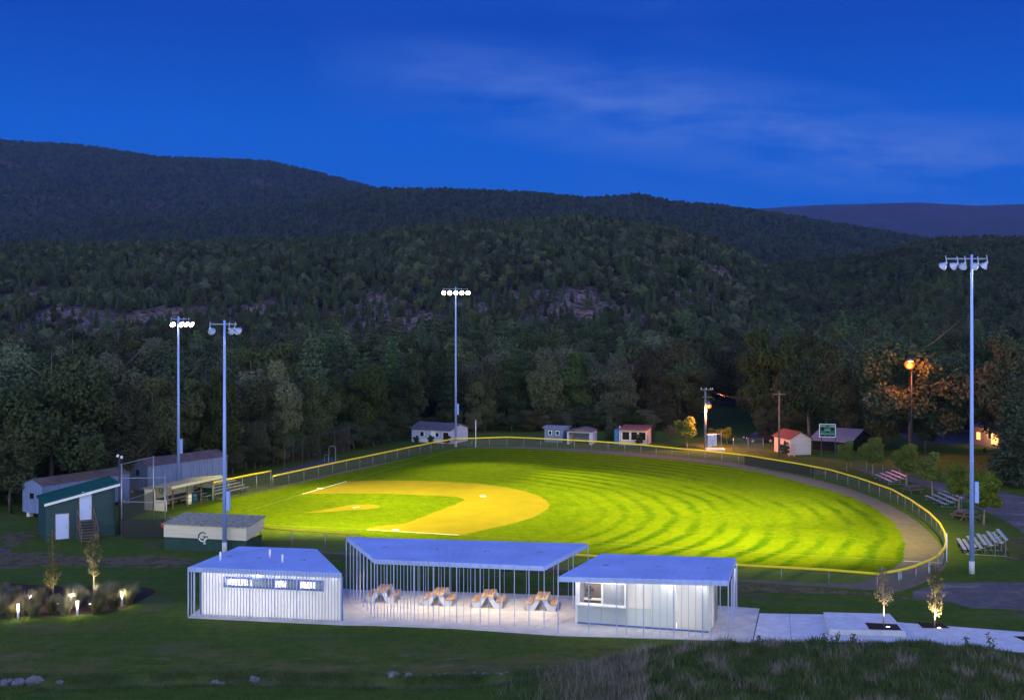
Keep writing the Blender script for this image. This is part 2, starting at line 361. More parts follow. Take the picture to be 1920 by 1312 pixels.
p = P(668,951,.02); b = MB(); b.box(p+V((0,0,.03)), (.62,.16,.05), .3); tag(b.build('pitching_rubber', m_rubwhite), 'small white pitching rubber on the clay mound', 'pitching rubber')
# road, lots, worn soil
sheet('gravel_road', [P(*p) for p in [(1600,876),(1675,889),(1742,901),(1842,918),(1876,922),(1990,945),(2100,990),(2100,1040),(1990,1020),(1920,999),(1873,968.5),(1802,938.5),(1758,918.5),(1688,898),(1628,888)]], m_gravel, .004, .2, 1.5)
sheet('gravel_lot', [P(*p) for p in [(1700,1107),(1735,1100),(1779,1093.5),(1850,1092),(1930,1090),(2100,1088),(2100,1150),(1920,1143.5),(1833,1142),(1774,1130),(1720,1122)]], m_gravel, .008, .35, 1.2)
sheet('asphalt_lane', [P(*p) for p in [(-120,1022),(-20,1022),(20,1030),(32,1040),(15,1054),(-20,1064),(-140,1070)]], m_asph, .004, .1, .8)
def soil_patch(name, px, seed, amount=.5):
    m, t, bs = newmat(name+'_material'); v = t.co()
    n2 = t.ramp(t.noise(3, v, 5, .7), .3, .7); t.link(t.mix(n2, (.17,.125,.07), (.095,.09,.045)), bs.inputs['Base Color']); bs.inputs['Roughness'].default_value = .95; bs.inputs['Specular IOR Level'].default_value = 0
    tr = t.new('ShaderNodeBsdfTransparent'); mx = t.new('ShaderNodeMixShader')
    mp = t.new('ShaderNodeMapping'); mp.inputs['Location'].default_value = (seed,seed,0); t.link(v, mp.inputs[0])
    f = t.ramp(t.noise(.9, mp.outputs[0], 7, .7), amount-.07, amount+.1)
    t.link(f, mx.inputs[0]); t.link(tr.outputs[0], mx.inputs[1]); t.link(bs.outputs[0], mx.inputs[2]); t.link(mx.outputs[0], t.n['Material Output'].inputs[0])
    return sheet(name, [P(*p) for p in px], m, .008+.004*(seed % 5), .25, 1.0)
soil_patch('worn_soil', [(1200,1081),(1388,1094),(1562,1104.5),(1690,1116),(1720,1128),(1640,1117),(1500,1113),(1371,1107),(1200,1092)], 3, .42)
soil_patch('worn_soil', [(620,1041),(900,1060),(1200,1081),(1200,1090),(900,1068),(620,1049)], 7, .5)
soil_patch('worn_soil', [(-60,1030),(90,1036),(190,1046),(290,1040),(365,1052),(350,1063),(230,1064),(100,1060),(-60,1074)], 11, .40)
soil_patch('worn_soil', [(5,1000),(60,996),(75,1000),(40,1022),(0,1030)], 16, .42)
soil_patch('worn_soil', [(1850,1010),(1930,1005),(1960,1055),(1890,1050)], 24, .5)
sheet('mulch_bed', smooth_closed([P(*p) for p in [(-60,1092),(60,1096),(150,1100),(240,1098),(292,1106),(270,1122),(215,1146),(140,1152),(40,1156),(-60,1160)]], 3), m_mulch, .006)
# patio slabs
def slab(name, px, z0, z1, mat=None):
    b = MB(); b.prism([P(x,y,z1)-V((0,0,z1-z0)) for x, y in px], V((0,0,z1-z0))); return tag(b.build(name, mat or m_conc, None, False, .012), kind='structure')
slab('patio', [(352,1156.5),(640,1170),(700,1171),(860,1177),(1046,1190),(1365,1199.5),(1410,1203),(1424,1140),(1340,1134),(1100,1117),(900,1110),(660,1104.5),(600,1097),(445,1090)], -.2, .05)
slab('terrace', [(1424,1149),(1543,1151),(1700,1167),(1920,1184),(2120,1200),(2120,1232),(1920,1222),(1700,1214),(1411,1207)], -.3, .006, m_conc2)
slab('planter_platform', [(1544,1146.8),(1668,1149.8),(1698,1182.8),(1554.4,1178.8)], -.2, .30, m_conc2)
sheet('planting_pit', [P(*p,.3) for p in [(1621.5,1166.5),(1681.5,1169.3),(1690.5,1181),(1630,1179.3)]], m_mulch, .304)
sheet('planting_pit', [P(*p) for p in [(1718,1166),(1766,1168.5),(1782,1177.5),(1730,1177)]], m_mulch, .014)
sheet('planting_pit', [P(*p) for p in [(1899,1192),(1930,1193),(1990,1204),(1925,1203)]], m_mulch, .014)
for a, c in (((655,1134),(702,1161)),((655,1134),(648,1105)),((1046,1170),(1120,1140)),((1000,1185),(1080,1160)),((1330,1190),(1424,1166)),((1000,1178),(1048,1152)),((1480,1150),(1484,1207))):
    b = MB(); strip(b, P(*a), P(*c), .025, .055 if a[0] < 1424 else .011); tag(b.build('patio_joint', m_joint), kind='structure')
# ------------------------------------------------------------------ fieldhouse buildings
def lerp(a, b, t): return a+(b-a)*t
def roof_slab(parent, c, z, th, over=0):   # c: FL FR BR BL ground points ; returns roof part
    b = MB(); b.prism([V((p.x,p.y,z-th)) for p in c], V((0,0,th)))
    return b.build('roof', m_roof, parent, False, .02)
def seams(roof, c, z, n):       # low standing seams running front to back
    b = MB()
    for k in range(1, n):
        t = k/n; p = lerp(c[0], c[1], t); q = lerp(c[3], c[2], t); d = (q-p).normalized(); w = V((-d.y,d.x,0))*.012
        b.obox(p-w+V((0,0,z+.001))+d*.03, w*2, (q-p)-d*.06, V((0,0,.008)))
    return b.build('standing_seam', m_roof, roof)
def drain(root, p):
    b = MB(); b.lathe(p, (0,0,1), [(0,.20),(.02,.19),(.03,.09),(.075,.07),(.09,0.005)], 12); b.build('roof_drain', m_rubber, root, True)
def fins(root, a, c, ts, z0, z1, w=.04, d=.13, big=()):
    dr = (c-a).normalized(); n = V((dr.y,-dr.x,0))       # outward, towards viewer for left-to-right edges
    for i, t in enumerate(ts):
        p = lerp(a, c, t); ww = w*2.0 if i in big else w
        b = MB(); b.obox(p-dr*ww/2+n*.012+V((0,0,z0)), dr*ww, n*d, V((0,0,z1-z0))); b.build('post', m_fin, root)
def downlight(p, e, col=(1,.9,.82), r=.11, label=None, spot=True, size=128):
    o = thing('downlight', label, 'light', p, 'downlights under the picnic canopy') if label else None
    b = MB(); b.lathe(p, (0,0,1), [(-.05,r*1.2),(0,r*1.25)], 14, 0, True); l = MB(); l.lathe(p+V((0,0,-.054)), (0,0,1), [(-.004,r),(0,r)], 14, 0, True)
    if o: b.build('housing', m_fin, o); l.build('lens', m_lamp_cool, o)
    L = bpy.data.lights.new('downlight_lamp', 'SPOT'); L.energy = e; L.color = col; L.shadow_soft_size = r; L.spot_size = R(size); L.spot_blend = .5
    lo = bpy.data.objects.new('downlight_lamp', L); COL.objects.link(lo); lo.location = p+V((0,0,-.09)); return lo
def point(name, p, e, col, r=.1):
    L = bpy.data.lights.new(name, 'POINT'); L.energy = e; L.color = col; L.shadow_soft_size = r
    lo = bpy.data.objects.new(name, L); COL.objects.link(lo); lo.location = p; return lo
# --- left building: changing rooms behind a screen of fins
zL = 3.0
FL, FR = P(353.6,1154.4), P(640,1168); BL, BR = P(448.4,1023.5,zL), P(594.1,1028.4,zL); BL.z = BR.z = 0
cL = [FL,FR,BR,BL]
hl = thing('restroom_building', 'white translucent building with flat roof, steel fins and a long strip window', 'building', (FL+FR+BL+BR)/4)
rf = roof_slab(hl, cL, zL, .30); seams(rf, cL, zL, 18)
dr = (FR-FL).normalized(); nn = V((dr.y,-dr.x,0))
for px, py in ((428.4,1043),(484.6,1046.5),(568,1049.5)): drain(hl, P(px,py,zL))
for px, py, h in ((413.3,1050.5,.55),(506,1044,.5),(529.7,1054,.5)):
    b = MB(); b.tube(P(px,py,zL), P(px,py,zL)+V((0,0,h)), .065, None, 10); b.build('vent_pipe', m_pipe, hl, True)
nf = 50; fins(hl, FL, FR, [i/(nf-1) for i in range(nf) if i not in (3,4)], 0, zL, .03, .065, (0,18,26,33,47))
fins(hl, FL+(BL-FL)*.0, FL+(BL-FL)*.93, [.12,.25,.4,.6,.8], 0, zL-.3, .05, -.1)
# walls, set 0.55 m behind the fins and 0.75 m in from the left corner
wl0 = FL+dr*.62-nn*.42; wl1 = FR-dr*.10-nn*.42; wb0 = BL-(BL-FL).normalized()*.5+dr*.5; wb1 = BR-(BR-FR).normalized()*.5-dr*.15
zt = zL-.301
def wall_strip(b, p, q, t0, t1, z0, z1, th=.05, mi=0):
    a = lerp(p, q, t0); c = lerp(p, q, t1); d = (q-p).normalized(); n = V((d.y,-d.x,0))
    b.obox(a-n*th+V((0,0,z0)), c-a, n*th, V((0,0,z1-z0)), mi)
b = MB(); L = (wl1-wl0).length; w0, w1 = .165, .872; zb, ztw = 1.78, 2.42
wall_strip(b, wl0, wl1, 0, w0, .05, zt); wall_strip(b, wl0, wl1, w1, 1, .05, zt)
wall_strip(b, wl0, wl1, w0, w1, .05, zb); wall_strip(b, wl0, wl1, w0, w1, ztw, zt)
wall = b.build('wall', m_poly, hl); 
b = MB(); wall_strip(b, wl0, wl0+(wb0-wl0), 0, 1, .05, zt, -.05); wall_strip(b, wl1, wb1, 0, 1, .05, zt, .05); wall_strip(b, wb0, wb1, 0, 1, .05, zt, -.05); b.build('wall', m_poly, hl)
b = MB()
for p in (wl0-dr*.06, wl1+dr*.002): b = MB(); b.obox(p+V((0,0,.05))-nn*.06, dr*.058, nn*.10, V((0,0,zt-.05))); b.build('corner_trim', m_frame, hl)
win = MB(); wp, wq = lerp(wl0,wl1,w0), lerp(wl0,wl1,w1); fr = .11
win.obox(wp+V((0,0,zb))-nn*.06, wq-wp, nn*.12, V((0,0,fr))); win.obox(wp+V((0,0,ztw-fr))-nn*.06, wq-wp, nn*.12, V((0,0,fr)))
ed = [0,.258,.505,.755,1]
for k, t in enumerate(ed):
    p = lerp(wp, wq, t); o = 0 if k == 0 else (-.12 if k == 4 else -.06); win.obox(p+dr*o+V((0,0,zb+fr))-nn*.06, dr*.12, nn*.12, V((0,0,ztw-zb-2*fr)))
wf = win.build('window', m_frame, hl)
for k in range(4):
    b = MB(); b.obox(lerp(wp,wq,ed[k])+dr*.06+V((0,0,zb+fr))-nn*.01, lerp(wp,wq,ed[k+1])-lerp(wp,wq,ed[k])-dr*.12, nn*.012, V((0,0,ztw-zb-2*fr))); b.build('pane', m_glass, wf)
# interior: partitions, a shade screen and unseen lamps set low that make the walls glow
b = MB(); c1 = lerp(wl0,wb0,.5); c2 = lerp(wl1,wb1,.5)
b.obox(c1+dr*.3+V((0,0,.05)), (c2-c1)-dr*.6, -nn*.06, V((0,0,zt-.06)))
b.build('partition', m_int, hl)
m_shade = M('shade_screen', (.10,.13,.11), .8)
for t0, t1 in ((.275,.49),(.62,.74),(.91,.985)):
    b = MB(); p = lerp(wp,wq,t0); q = lerp(wp,wq,t1); b.obox(p-nn*.14+V((0,0,zb)), q-p, -nn*.015, V((0,0,.55))); b.build('window_screen', m_shade, hl)
for t in (.08,.24,.40,.56,.72,.90):
    point('interior_lamp', lerp(lerp(wl0,wl1,t),lerp(wb0,wb1,t),.30)+V((0,0,.95)), 850, (1,.93,.86), .2)
for t in (.06,.16,.27,.41,.55,.69,.83,.95):
    p = lerp(wl0,wl1,t)+nn*.19+V((0,0,zt-.04)); b = MB(); b.obox(p-dr*.3-nn*.03, dr*.6, nn*.06, V((0,0,.03))); b.build('soffit_light', m_lamp_cool if t == .41 else m_fin, hl)
    point('soffit_lamp', p-V((0,0,.12)), 2.2 if t != .41 else 14, (1,.93,.82), .06)
# --- picnic canopy
zC = 3.62
cC = [P(702.7,1160.2), P(1020.5,1176.5), P(1103,1018.8,zC), P(649.2,1005.9,zC)]; cC[2].z = cC[3].z = 0
cn = thing('picnic_canopy', 'open canopy with flat pale roof on many thin steel posts above picnic tables', 'canopy', sum(cC, V((0,0,0)))/4)
rf = roof_slab(cn, cC, zC, .28); seams(rf, cC, zC, 26)
for px, py in ((722,1026.5),(814.5,1029.6),(913,1033.4),(1012.5,1035.5)): drain(cn, P(px,py,zC))
zx = [345,370,397,423,447,475,500,527,553,580,608,635,663,692,735,772,812,855,900,940,995,1050,1105,1178,1245,1330,1443,1553,1668]
zs = [(x-345)/(1668-345) for x in zx]; bigs = [zx.index(v) for v in (345,500,663,812,995,1178,1330,1553,1668)]
fins(cn, cC[0], cC[1], zs, .05, zC, .022, .07, bigs)
b0, b1 = cC[3], cC[2]
bt = [0,.05,.09,.13,.17,.20,.23,.26,.285,.31,.335,.37,.40,.44,.475,.51,.54,.575,.62,.66,.70,.75,.80,.86,.92,1]
fins(cn, b0, b1, bt, .0, zC-.281, .03, -.07, (0,8,16,25))
fins(cn, cC[3], cC[0], [.14,.26,.38,.5,.62,.74,.87], .0, zC, .03, -.07)
fins(cn, cC[1], cC[2], [.28,.62], .0, zC, .035, .07)
cl = ['first','second','third','fourth']
for k, (px, py) in enumerate(((748,1095),(838,1100),(930,1104),(1020,1108))):
    p = lerp(lerp(cC[0],cC[1],.10+.27*k), lerp(cC[3],cC[2],.14+.245*k), .42); p.z = zC-.283
    downlight(p, 560, (1,.82,.66), .12, 'round downlight under the canopy roof, %s from the left building' % cl[k])
# --- concession building
zR = 3.3
cR = [P(1046.5,1187.7), P(1365.5,1197.2), P(1379.9,1045.3,zR), P(1127.2,1037.2,zR)]; cR[2].z = cR[3].z = 0
cb = thing('concession_building', 'glazed concession building with open serving window under a flat pale roof', 'building', sum(cR, V((0,0,0)))/4)
rf = roof_slab(cb, cR, zR, .30); seams(rf, cR, zR, 20)
for px, py in ((1136,1059.5),(1235,1062.5),(1331.5,1065)): drain(cb, P(px,py,zR))
zx = [122,388,628,712,792,857,935,997,1058,1113,1180,1240,1300,1358,1430,1507,1575]
fins(cb, cR[0], cR[1], [(x-122)/(1575-122) for x in zx], .0, zR, .03, .08, (0,1,2,5,9,13,16))
fins(cb, cR[1], cR[2], [.3,.5,.62,.75,1], .0, zR-.301, .05, .07)
fins(cb, cR[3], cR[2], [0,.25,.5,.75], .0, zR-.301, .05, -.07)
A, B_ = P(1080,1169.8), P(1328.5,1187.7); A.z = B_.z = .05
dr = (B_-A).normalized(); nn = V((dr.y,-dr.x,0)); C_ = P(1341,1165); C_.z = .05; bk = -nn*3.6; Cw = B_+(C_-B_).normalized()*3.4; Cw.z = .05; Dw = A+bk*.95
zt = zR-.301; LL = (B_-A).length
def fr_box(b, t0, t1, z0, z1, th=.06, off=0., mi=0):
    b.obox(lerp(A,B_,t0)+nn*off+V((0,0,z0-.05)), (B_-A)*(t1-t0), -nn*th, V((0,0,z1-z0)), mi)
s0, s1, zs0, zs1 = 0.022, .385, 1.28, 2.52
b = MB(); fr_box(b, 0, s1, .06, .16); fr_box(b, s1, 1, .06, .16); b.build('sill', m_frame, cb)
for t0, t1 in ((.012,.195),(.197,.384)):
    b = MB(); fr_box(b, t0, t1, .161, 1.17); b.build('lower_panel', m_frost, cb)
for t0, t1 in ((.386,.568),(.57,.76)):
    b = MB(); fr_box(b, t0, t1, .161, 1.17); b.build('lower_panel', m_frost, cb)
b = MB(); fr_box(b, .386, .568, 1.171, zt); b.build('upper_panel', m_poly, cb)
b = MB(); fr_box(b, .57, .762, 1.171, zt); b.build('upper_panel', m_frost, cb)
b = MB(); fr_box(b, .765, .955, .161, zt); b.build('upper_panel', m_poly, cb)
b = MB(); fr_box(b, .957, 1, .061, zt, .12); b.build('corner_trim', m_frost, cb)
b = MB(); fr_box(b, -.004, .0115, .061, zt, .12, .03); fr_box(b, .3845, .3858, .161, zt, .1, .02); fr_box(b, .0116, .384, zs1+.06, zt, .06); b.build('frame', m_white, cb)
b = MB(); fr_box(b, .0, .39, 1.171, 1.262, .5, .2); b.build('counter', m_white, cb, False, .01)
# serving window: two openings with frames
wfr = MB()
fr_box(wfr, .012, .384, zs1, zs1+.059, .1, .025); fr_box(wfr, .012, .026, 1.263, zs1, .1, .025); fr_box(wfr, .195, .209, 1.263, zs1, .1, .025); fr_box(wfr, .372, .384, 1.263, zs1, .1, .025)
wf = wfr.build('serving_window', m_white, cb)
b = MB(); fr_box(b, .21, .371, 1.264, zs1-.001, .012, -.03); b.build('pane', m_glass, wf)
b = MB(); b.obox(B_+V((0,0,.01))-nn*.13, (Cw-B_)*.96, dr*.06, V((0,0,zt-.06))); b.obox(A-nn*.13+V((0,0,.01)), bk*.9, dr*.06, V((0,0,zt-.06))); b.obox(Dw+V((0,0,.01)), Cw-Dw, nn*.06, V((0,0,zt-.06))); b.build('wall', m_poly, cb)
b = MB(); mid = -nn*1.9
b.obox(A+mid+dr*.12+V((0,0,.01)), (B_-A)*.97, -nn*.05, V((0,0,zt-.06))); b.obox(lerp(A,B_,.2)-nn*.5+V((0,0,.01)), mid*.7, dr*.05, V((0,0,zt-.06))); b.obox(lerp(A,B_,.40)-nn*.15+V((0,0,.01)), mid*.9, dr*.05, V((0,0,zt-.06)))
b.build('partition', m_int, cb)
b = MB(); q = lerp(A,B_,.23)-nn*1.85
for t0,t1,z0,z1 in ((.235,.245,1.3,2.3),(.30,.305,1.3,2.3),(.36,.368,1.3,2.3),(.235,.368,2.3,2.36),(.31,.368,1.75,1.8),(.235,.368,1.24,1.3)):
    b.obox(lerp(A,B_,t0)-nn*1.7+V((0,0,z0)), (B_-A)*(t1-t0), -nn*.05, V((0,0,z1-z0)))
b.build('inner_window_frame', m_wood, cb)
p = lerp(A,B_,.075)-nn*1.2+V((0,0,1.75)); fan = thing('desk_fan', 'dark round fan standing inside the serving window', 'fan', p-V((0,0,.45)))
b = MB(); b.tube(p-V((0,0,.45)), p, .02); b.tube(p-V((0,0,.47)), p-V((0,0,.44)), .14); b.build('stand', m_dark, fan)
b = MB()
for k in range(16): a = 2*PI*k/16; b.tube(p+nn*.05, p+dr*(.25*math.cos(a))+V((0,0,.25*math.sin(a))), .006, None, 4)
pts = [p+dr*(.25*math.cos(2*PI*k/20))+V((0,0,.25*math.sin(2*PI*k/20))) for k in range(21)]; b.path(pts, .014, 5); b.build('guard', m_dark, fan)
b = MB()
for k in range(4):
    a = PI/2*k; e = dr*math.cos(a)+V((0,0,math.sin(a))); e2 = -dr*math.sin(a)+V((0,0,math.cos(a))); b.add([p-nn*.02+e*.03, p-nn*.02+e*.2+e2*.08, p-nn*.05+e*.2-e2*.08], [(0,1,2)])
b.build('blade', m_dark, fan)
tb = thing('prep_table', 'pale prep table standing inside the serving window', 'table', lerp(A,B_,.12)-nn*1.2)
b = MB(); p = lerp(A,B_,.03)-nn*1.0; b.obox(p+V((0,0,1.20)), (B_-A)*.15, -nn*.5, V((0,0,.05))); b.build('table_top', m_white, tb)
for q in (p+dr*.04-nn*.05, p+(B_-A)*.14-nn*.05, p+dr*.04-nn*.45, p+(B_-A)*.14-nn*.45):
    b = MB(); b.tube(q, q+V((0,0,1.2)), .02); b.build('leg', m_galv, tb)
point('interior_lamp', lerp(A,B_,.10)-nn*.9+V((0,0,2.6)), 75, (1,.86,.70), .15); point('interior_lamp', lerp(A,B_,.29)-nn*.9+V((0,0,2.6)), 75, (1,.86,.70), .15)
for t in (.5,.68,.86): point('interior_lamp', lerp(A,B_,t)-nn*.9+V((0,0,1.4)), 190, (1,.95,.88), .2)
for t in (.08,.28,.5,.72,.93):
    p = lerp(A,B_,t)+nn*.5+V((0,0,zt-.1)); b = MB(); b.lathe(p, (0,0,1), [(-.02,.1),(.05,.1)], 12, 0, True); b.build('soffit_light', m_lamp_cool if t == .93 else m_fin, cb)
    point('soffit_lamp', p-V((0,0,.12)), 46, (1,.90,.84), .08)
p = Cw+dr*.6+V((0,0,2.7)); point('soffit_lamp', p, 60, (1,.86,.80), .1)
# --- picnic tables
def picnic_table():
    t = thing('picnic_table', 'x', 'table', (0,0,0), 'wood and white picnic tables under the canopy')
    for y in (-.98,.92):
        for s in (-1,1):
            b = MB(); pl = [(.98*s,y,.43),(.52*s,y,.43),(.36*s,y,.74),(.03*s,y,.74),(.42*s,y,.055),(.90*s,y,.055)]
            b.prism(pl, V((0,.06,0))); b.build('side_panel', m_tablesteel, t, False, .006)
    for x in (-.30,-.10,.10,.30):
        b = MB(); b.box((x,0,.768), (.185,2.06,.05)); b.build('tabletop_plank', m_wood if x != -.1 else m_wood2, t, False, .006)
    for s in (-1,1):
        for x in (.66,.87):
            b = MB(); b.box((x*s,0,.458), (.19,2.02,.05)); b.build('bench_plank', m_wood if x > .7 else m_wood2, t, False, .006)
        b = MB(); b.box((.70*s,0,.40), (.05,1.8,.05)); b.build('rail', m_tablesteel, t)
    return t
m_wood2 = M('slatted_wood_dark', (.40,.23,.12), .6, 0, .3, 2, .2, stretch=(6,.6,1))
pt0 = None
for k, ((px, py), lb) in enumerate(zip(((712,1127),(817.6,1133),(909.9,1137),(1010.5,1142)), ('beside the white restroom building, behind the densest posts','second from the white restroom building','third from the white restroom building','beside the serving window building'))):
    q = P(px+7, py-3); lb = 'wooden picnic table with white angled ends, '+lb
    rz = -.13+[.02,-.01,.015,0][k]
    if pt0 is None: pt0 = picnic_table(); pt0.location = q; pt0.rotation_euler = (0,0,rz); pt0['label'] = lb
    else: copy_tree(pt0, q, rz, lb)
# ------------------------------------------------------------------ floodlight poles
def flood(base, top, label, arm, lamps, aim, box_h, e, spots, cross=(1,0,0)):
    t = thing('floodlight_pole', label, 'light pole', base, 'floodlight poles round the field')
    T = V((base.x,base.y,top)); cr = V(cross).normalized()
    b = MB(); b.tube(base, base+V((0,0,.9)), .20, .19, 14); b.build('base_sleeve', m_conc2, t, True)
    b = MB(); b.tube(base+V((0,0,.9)), T, .17, .085, 14); b.tube(base+V((0,0,top*.35)), base+V((0,0,top*.35+.1)), .155, .155, 14); b.build('pole', m_pole, t, True)
    b = MB(); b.box((base.x+.3,base.y-.05,box_h), (.28,.3,1.5)); b.build('ballast_box', m_pole, t, False, .02)
    b = MB(); b.tube(T+cr*arm[0]-V((0,0,.3)), T+cr*arm[1]-V((0,0,.3)), .055); b.build('crossarm', m_galv, t)
    for i, x in enumerate(lamps):
        c = T+cr*x+V((0,0,-.82)); ax = (aim[i % len(aim)]-c).normalized()
        b = MB(); b.lathe(c, ax, [(-.40,.08),(-.35,.10),(-.27,.11),(-.23,.13),(-.05,.26),(.05,.305),(.08,.31),(.075,.29),(-.2,.11)], 16); b.lathe(c, ax, [(-.43,.04),(-.399,.078)], 16, 0, True)
        b.tube(c-ax*.42, c-ax*.3+V((0,0,.55)), .035, None, 6); hd = b.build('lamp_head', m_bulbhousing, t, True)
        l = MB(); l.lathe(c+ax*.055, ax, [(0,.285),(.012,.28)], 16, 0, True); l.build('lens', m_lamp_pale, hd)
    for px, py, wt, cut in spots:
        tgt = P(px,py); hd_ = V((tgt.x-T.x,tgt.y-T.y,0)).normalized(); c = T+V((0,0,-1.0))+hd_*1.1; r = (tgt-c).length; tilt = math.asin((c.z)/r); L = bpy.data.lights.new('floodlight_lamp', 'SPOT'); L.energy = KE*wt*(r/50)**2
        L.color = (1,.83,.10); L.spot_size = min(R(74), 2*max(R(9), tilt-R(cut))); L.spot_blend = .9; L.shadow_soft_size = .5
        lo = bpy.data.objects.new('floodlight_lamp', L); COL.objects.link(lo); lo.location = c; lo.rotation_euler = (tgt-c).to_track_quat('-Z', 'Y').to_euler()
    return t
KE = 165000
cen = P(900,945); inf = P(700,950)
b_ = P(421,1038); flood(b_, 18.0, 'floodlight pole rising behind the near dugout with the white monogram', (-1.05,.95), (-1.0,.55,1.05), [P(600,935),P(760,925),P(900,930)], 4.1, KE, [(540,962,.7,9),(640,960,1.,9),(770,965,1.,9),(900,975,.9,9)])
b_ = P(334.5,925); flood(b_, 18.3, 'floodlight pole with four bright lamps beside the grey trailers', (-.75,.9), (-.6,.3,.8,1.35), [P(600,985),P(760,985),P(900,960),P(980,950)], 4.9, KE, [(600,935,.8,8),(800,928,1.,8),(930,940,1.2,8)])
b_ = P(854.5,838); flood(b_, 22.4, 'floodlight pole standing at the far bend of the yellow topped fence', (-1.75,1.75), (-1.7,-.85,0,.85,1.7), [P(900,960),P(860,985),P(960,990),P(1000,985),P(1200,990)], 5.3, KE, [(930,900,1.0,11),(1020,955,1.,11),(1180,920,1.25,11),(1260,975,.9,11)])
b_ = P(1822,1075); flood(b_, 22.7, 'tall floodlight pole standing by the silver bleachers at right', (-1.75,1.05), (-2.05,-1.3,-.62,.22,.85), [P(1300,960),P(1080,930),P(1500,930),P(1250,905),P(1400,1000)], 5.8, KE, [(1560,1000,.5,10),(1430,985,.95,10),(1290,1000,1.05,12),(1340,925,1.35,9),(1150,985,1.,13)])
# ------------------------------------------------------------------ left group: press box, trailers, backstop, dugouts
def perp(d): return V((-d.y, d.x, 0))
UP = V((0,0,1))
A, B_ = P(85.5,1014.4), P(215.7,1002.9); d = (B_-A).normalized(); bk = perp(d); W_ = (B_-A).length; dep = 4.2
pb = thing('press_box', 'dark green sided press box with sloping roof and two white doors', 'shed', (A+B_)/2+bk*2)
zl, zr = 3.0, 4.15
b = MB(); b.prism([A, B_, B_+UP*zr, A+UP*zl], bk*dep); b.build('wall', m_green, pb)
rp = MB(); e0 = A-d*.15-bk*.35+UP*(zl-.02); e1 = B_+d*.35-bk*.35+UP*(zr+.10); rp.prism([e0+UP*.02, e1+UP*.02, e1+UP*.17, e0+UP*.17], bk*(dep+.7)); rfp = rp.build('roof', m_groof, pb)
b = MB(); b.prism([e0-UP*.10-bk*.04, e1-UP*.10-bk*.04, e1+UP*.10-bk*.04, e0+UP*.10-bk*.04], bk*.035); b.build('fascia', m_white, rfp)
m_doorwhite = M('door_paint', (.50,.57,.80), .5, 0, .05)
def door(root, px0, px1, z0, h, knob=.85):
    t0 = (px0-85.5)/(215.7-85.5); t1 = (px1-85.5)/(215.7-85.5); o = lerp(A,B_,t0)-bk*.05+UP*z0; w = (B_-A)*(t1-t0)
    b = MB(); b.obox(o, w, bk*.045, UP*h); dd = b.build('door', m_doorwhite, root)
    b = MB(); f = d*.07
    b.obox(o-f-bk*.02, f*.98, bk*.065, UP*(h+.07)); b.obox(o+w+f*.02, f*.98, bk*.065, UP*(h+.07)); b.obox(o+UP*(h+.003)-bk*.02, w, bk*.065, UP*.07); b.build('door_frame', m_lumber, dd)
    b = MB(); k = o+w*knob+UP*(h*.46)-bk*.03; b.tube(k, k-bk*.05, .035); k += UP*.2; b.tube(k, k-bk*.03, .03); b.build('handle', m_dark, dd)
door(pb, 103.7, 127.8, .08, 2.05); door(pb, 148, 170.5, 1.5, 2.08)
st0, st1 = lerp(A,B_,(144.5-85.5)/130.2), lerp(A,B_,(174-85.5)/130.2); w = st1-st0
b = MB()
for k in range(8): b.obox(st0-bk*(.12+.29*(7-k)+.02)+UP*(.12+.185*k), w, -bk*.27, UP*.045)
b.build('stair_tread', m_lumber, pb)
for s in (st0-d*.05, st1+d*.0):
    b = MB(); b.prism([s-bk*.06+UP*1.35, s-bk*2.4+UP*.0, s-bk*2.15, s-bk*.06+UP*1.1], d*.05); b.build('stringer', m_lumber, pb)
    b = MB()
    for o, h in ((.15,2.45),(1.25,1.75),(2.3,1.0)): b.obox(s-bk*o-d*.051, d*.05, -bk*.09, UP*h)
    b.prism([s-bk*.15+UP*2.4, s-bk*2.38+UP*.97, s-bk*2.38+UP*.87, s-bk*.15+UP*2.3], d*.0499); b.build('handrail', m_lumber, pb)
q = lerp(A,B_,.56)-bk*.02+UP*3.78
b = MB(); b.tube(q, q-bk*.1, .05)
for s in (-.16,.16): b.lathe(q-bk*.1+d*s, V((0,0,-.6))-bk*.8, [(-.08,.03),(.02,.09),(.1,.1)], 10)
b.build('security_light', m_white, pb)
b = MB(); b.tube(B_-bk*.06-d*.12, B_-bk*.06-d*.12+UP*(zr-.1), .04, None, 8); b.build('downpipe', m_green, pb)
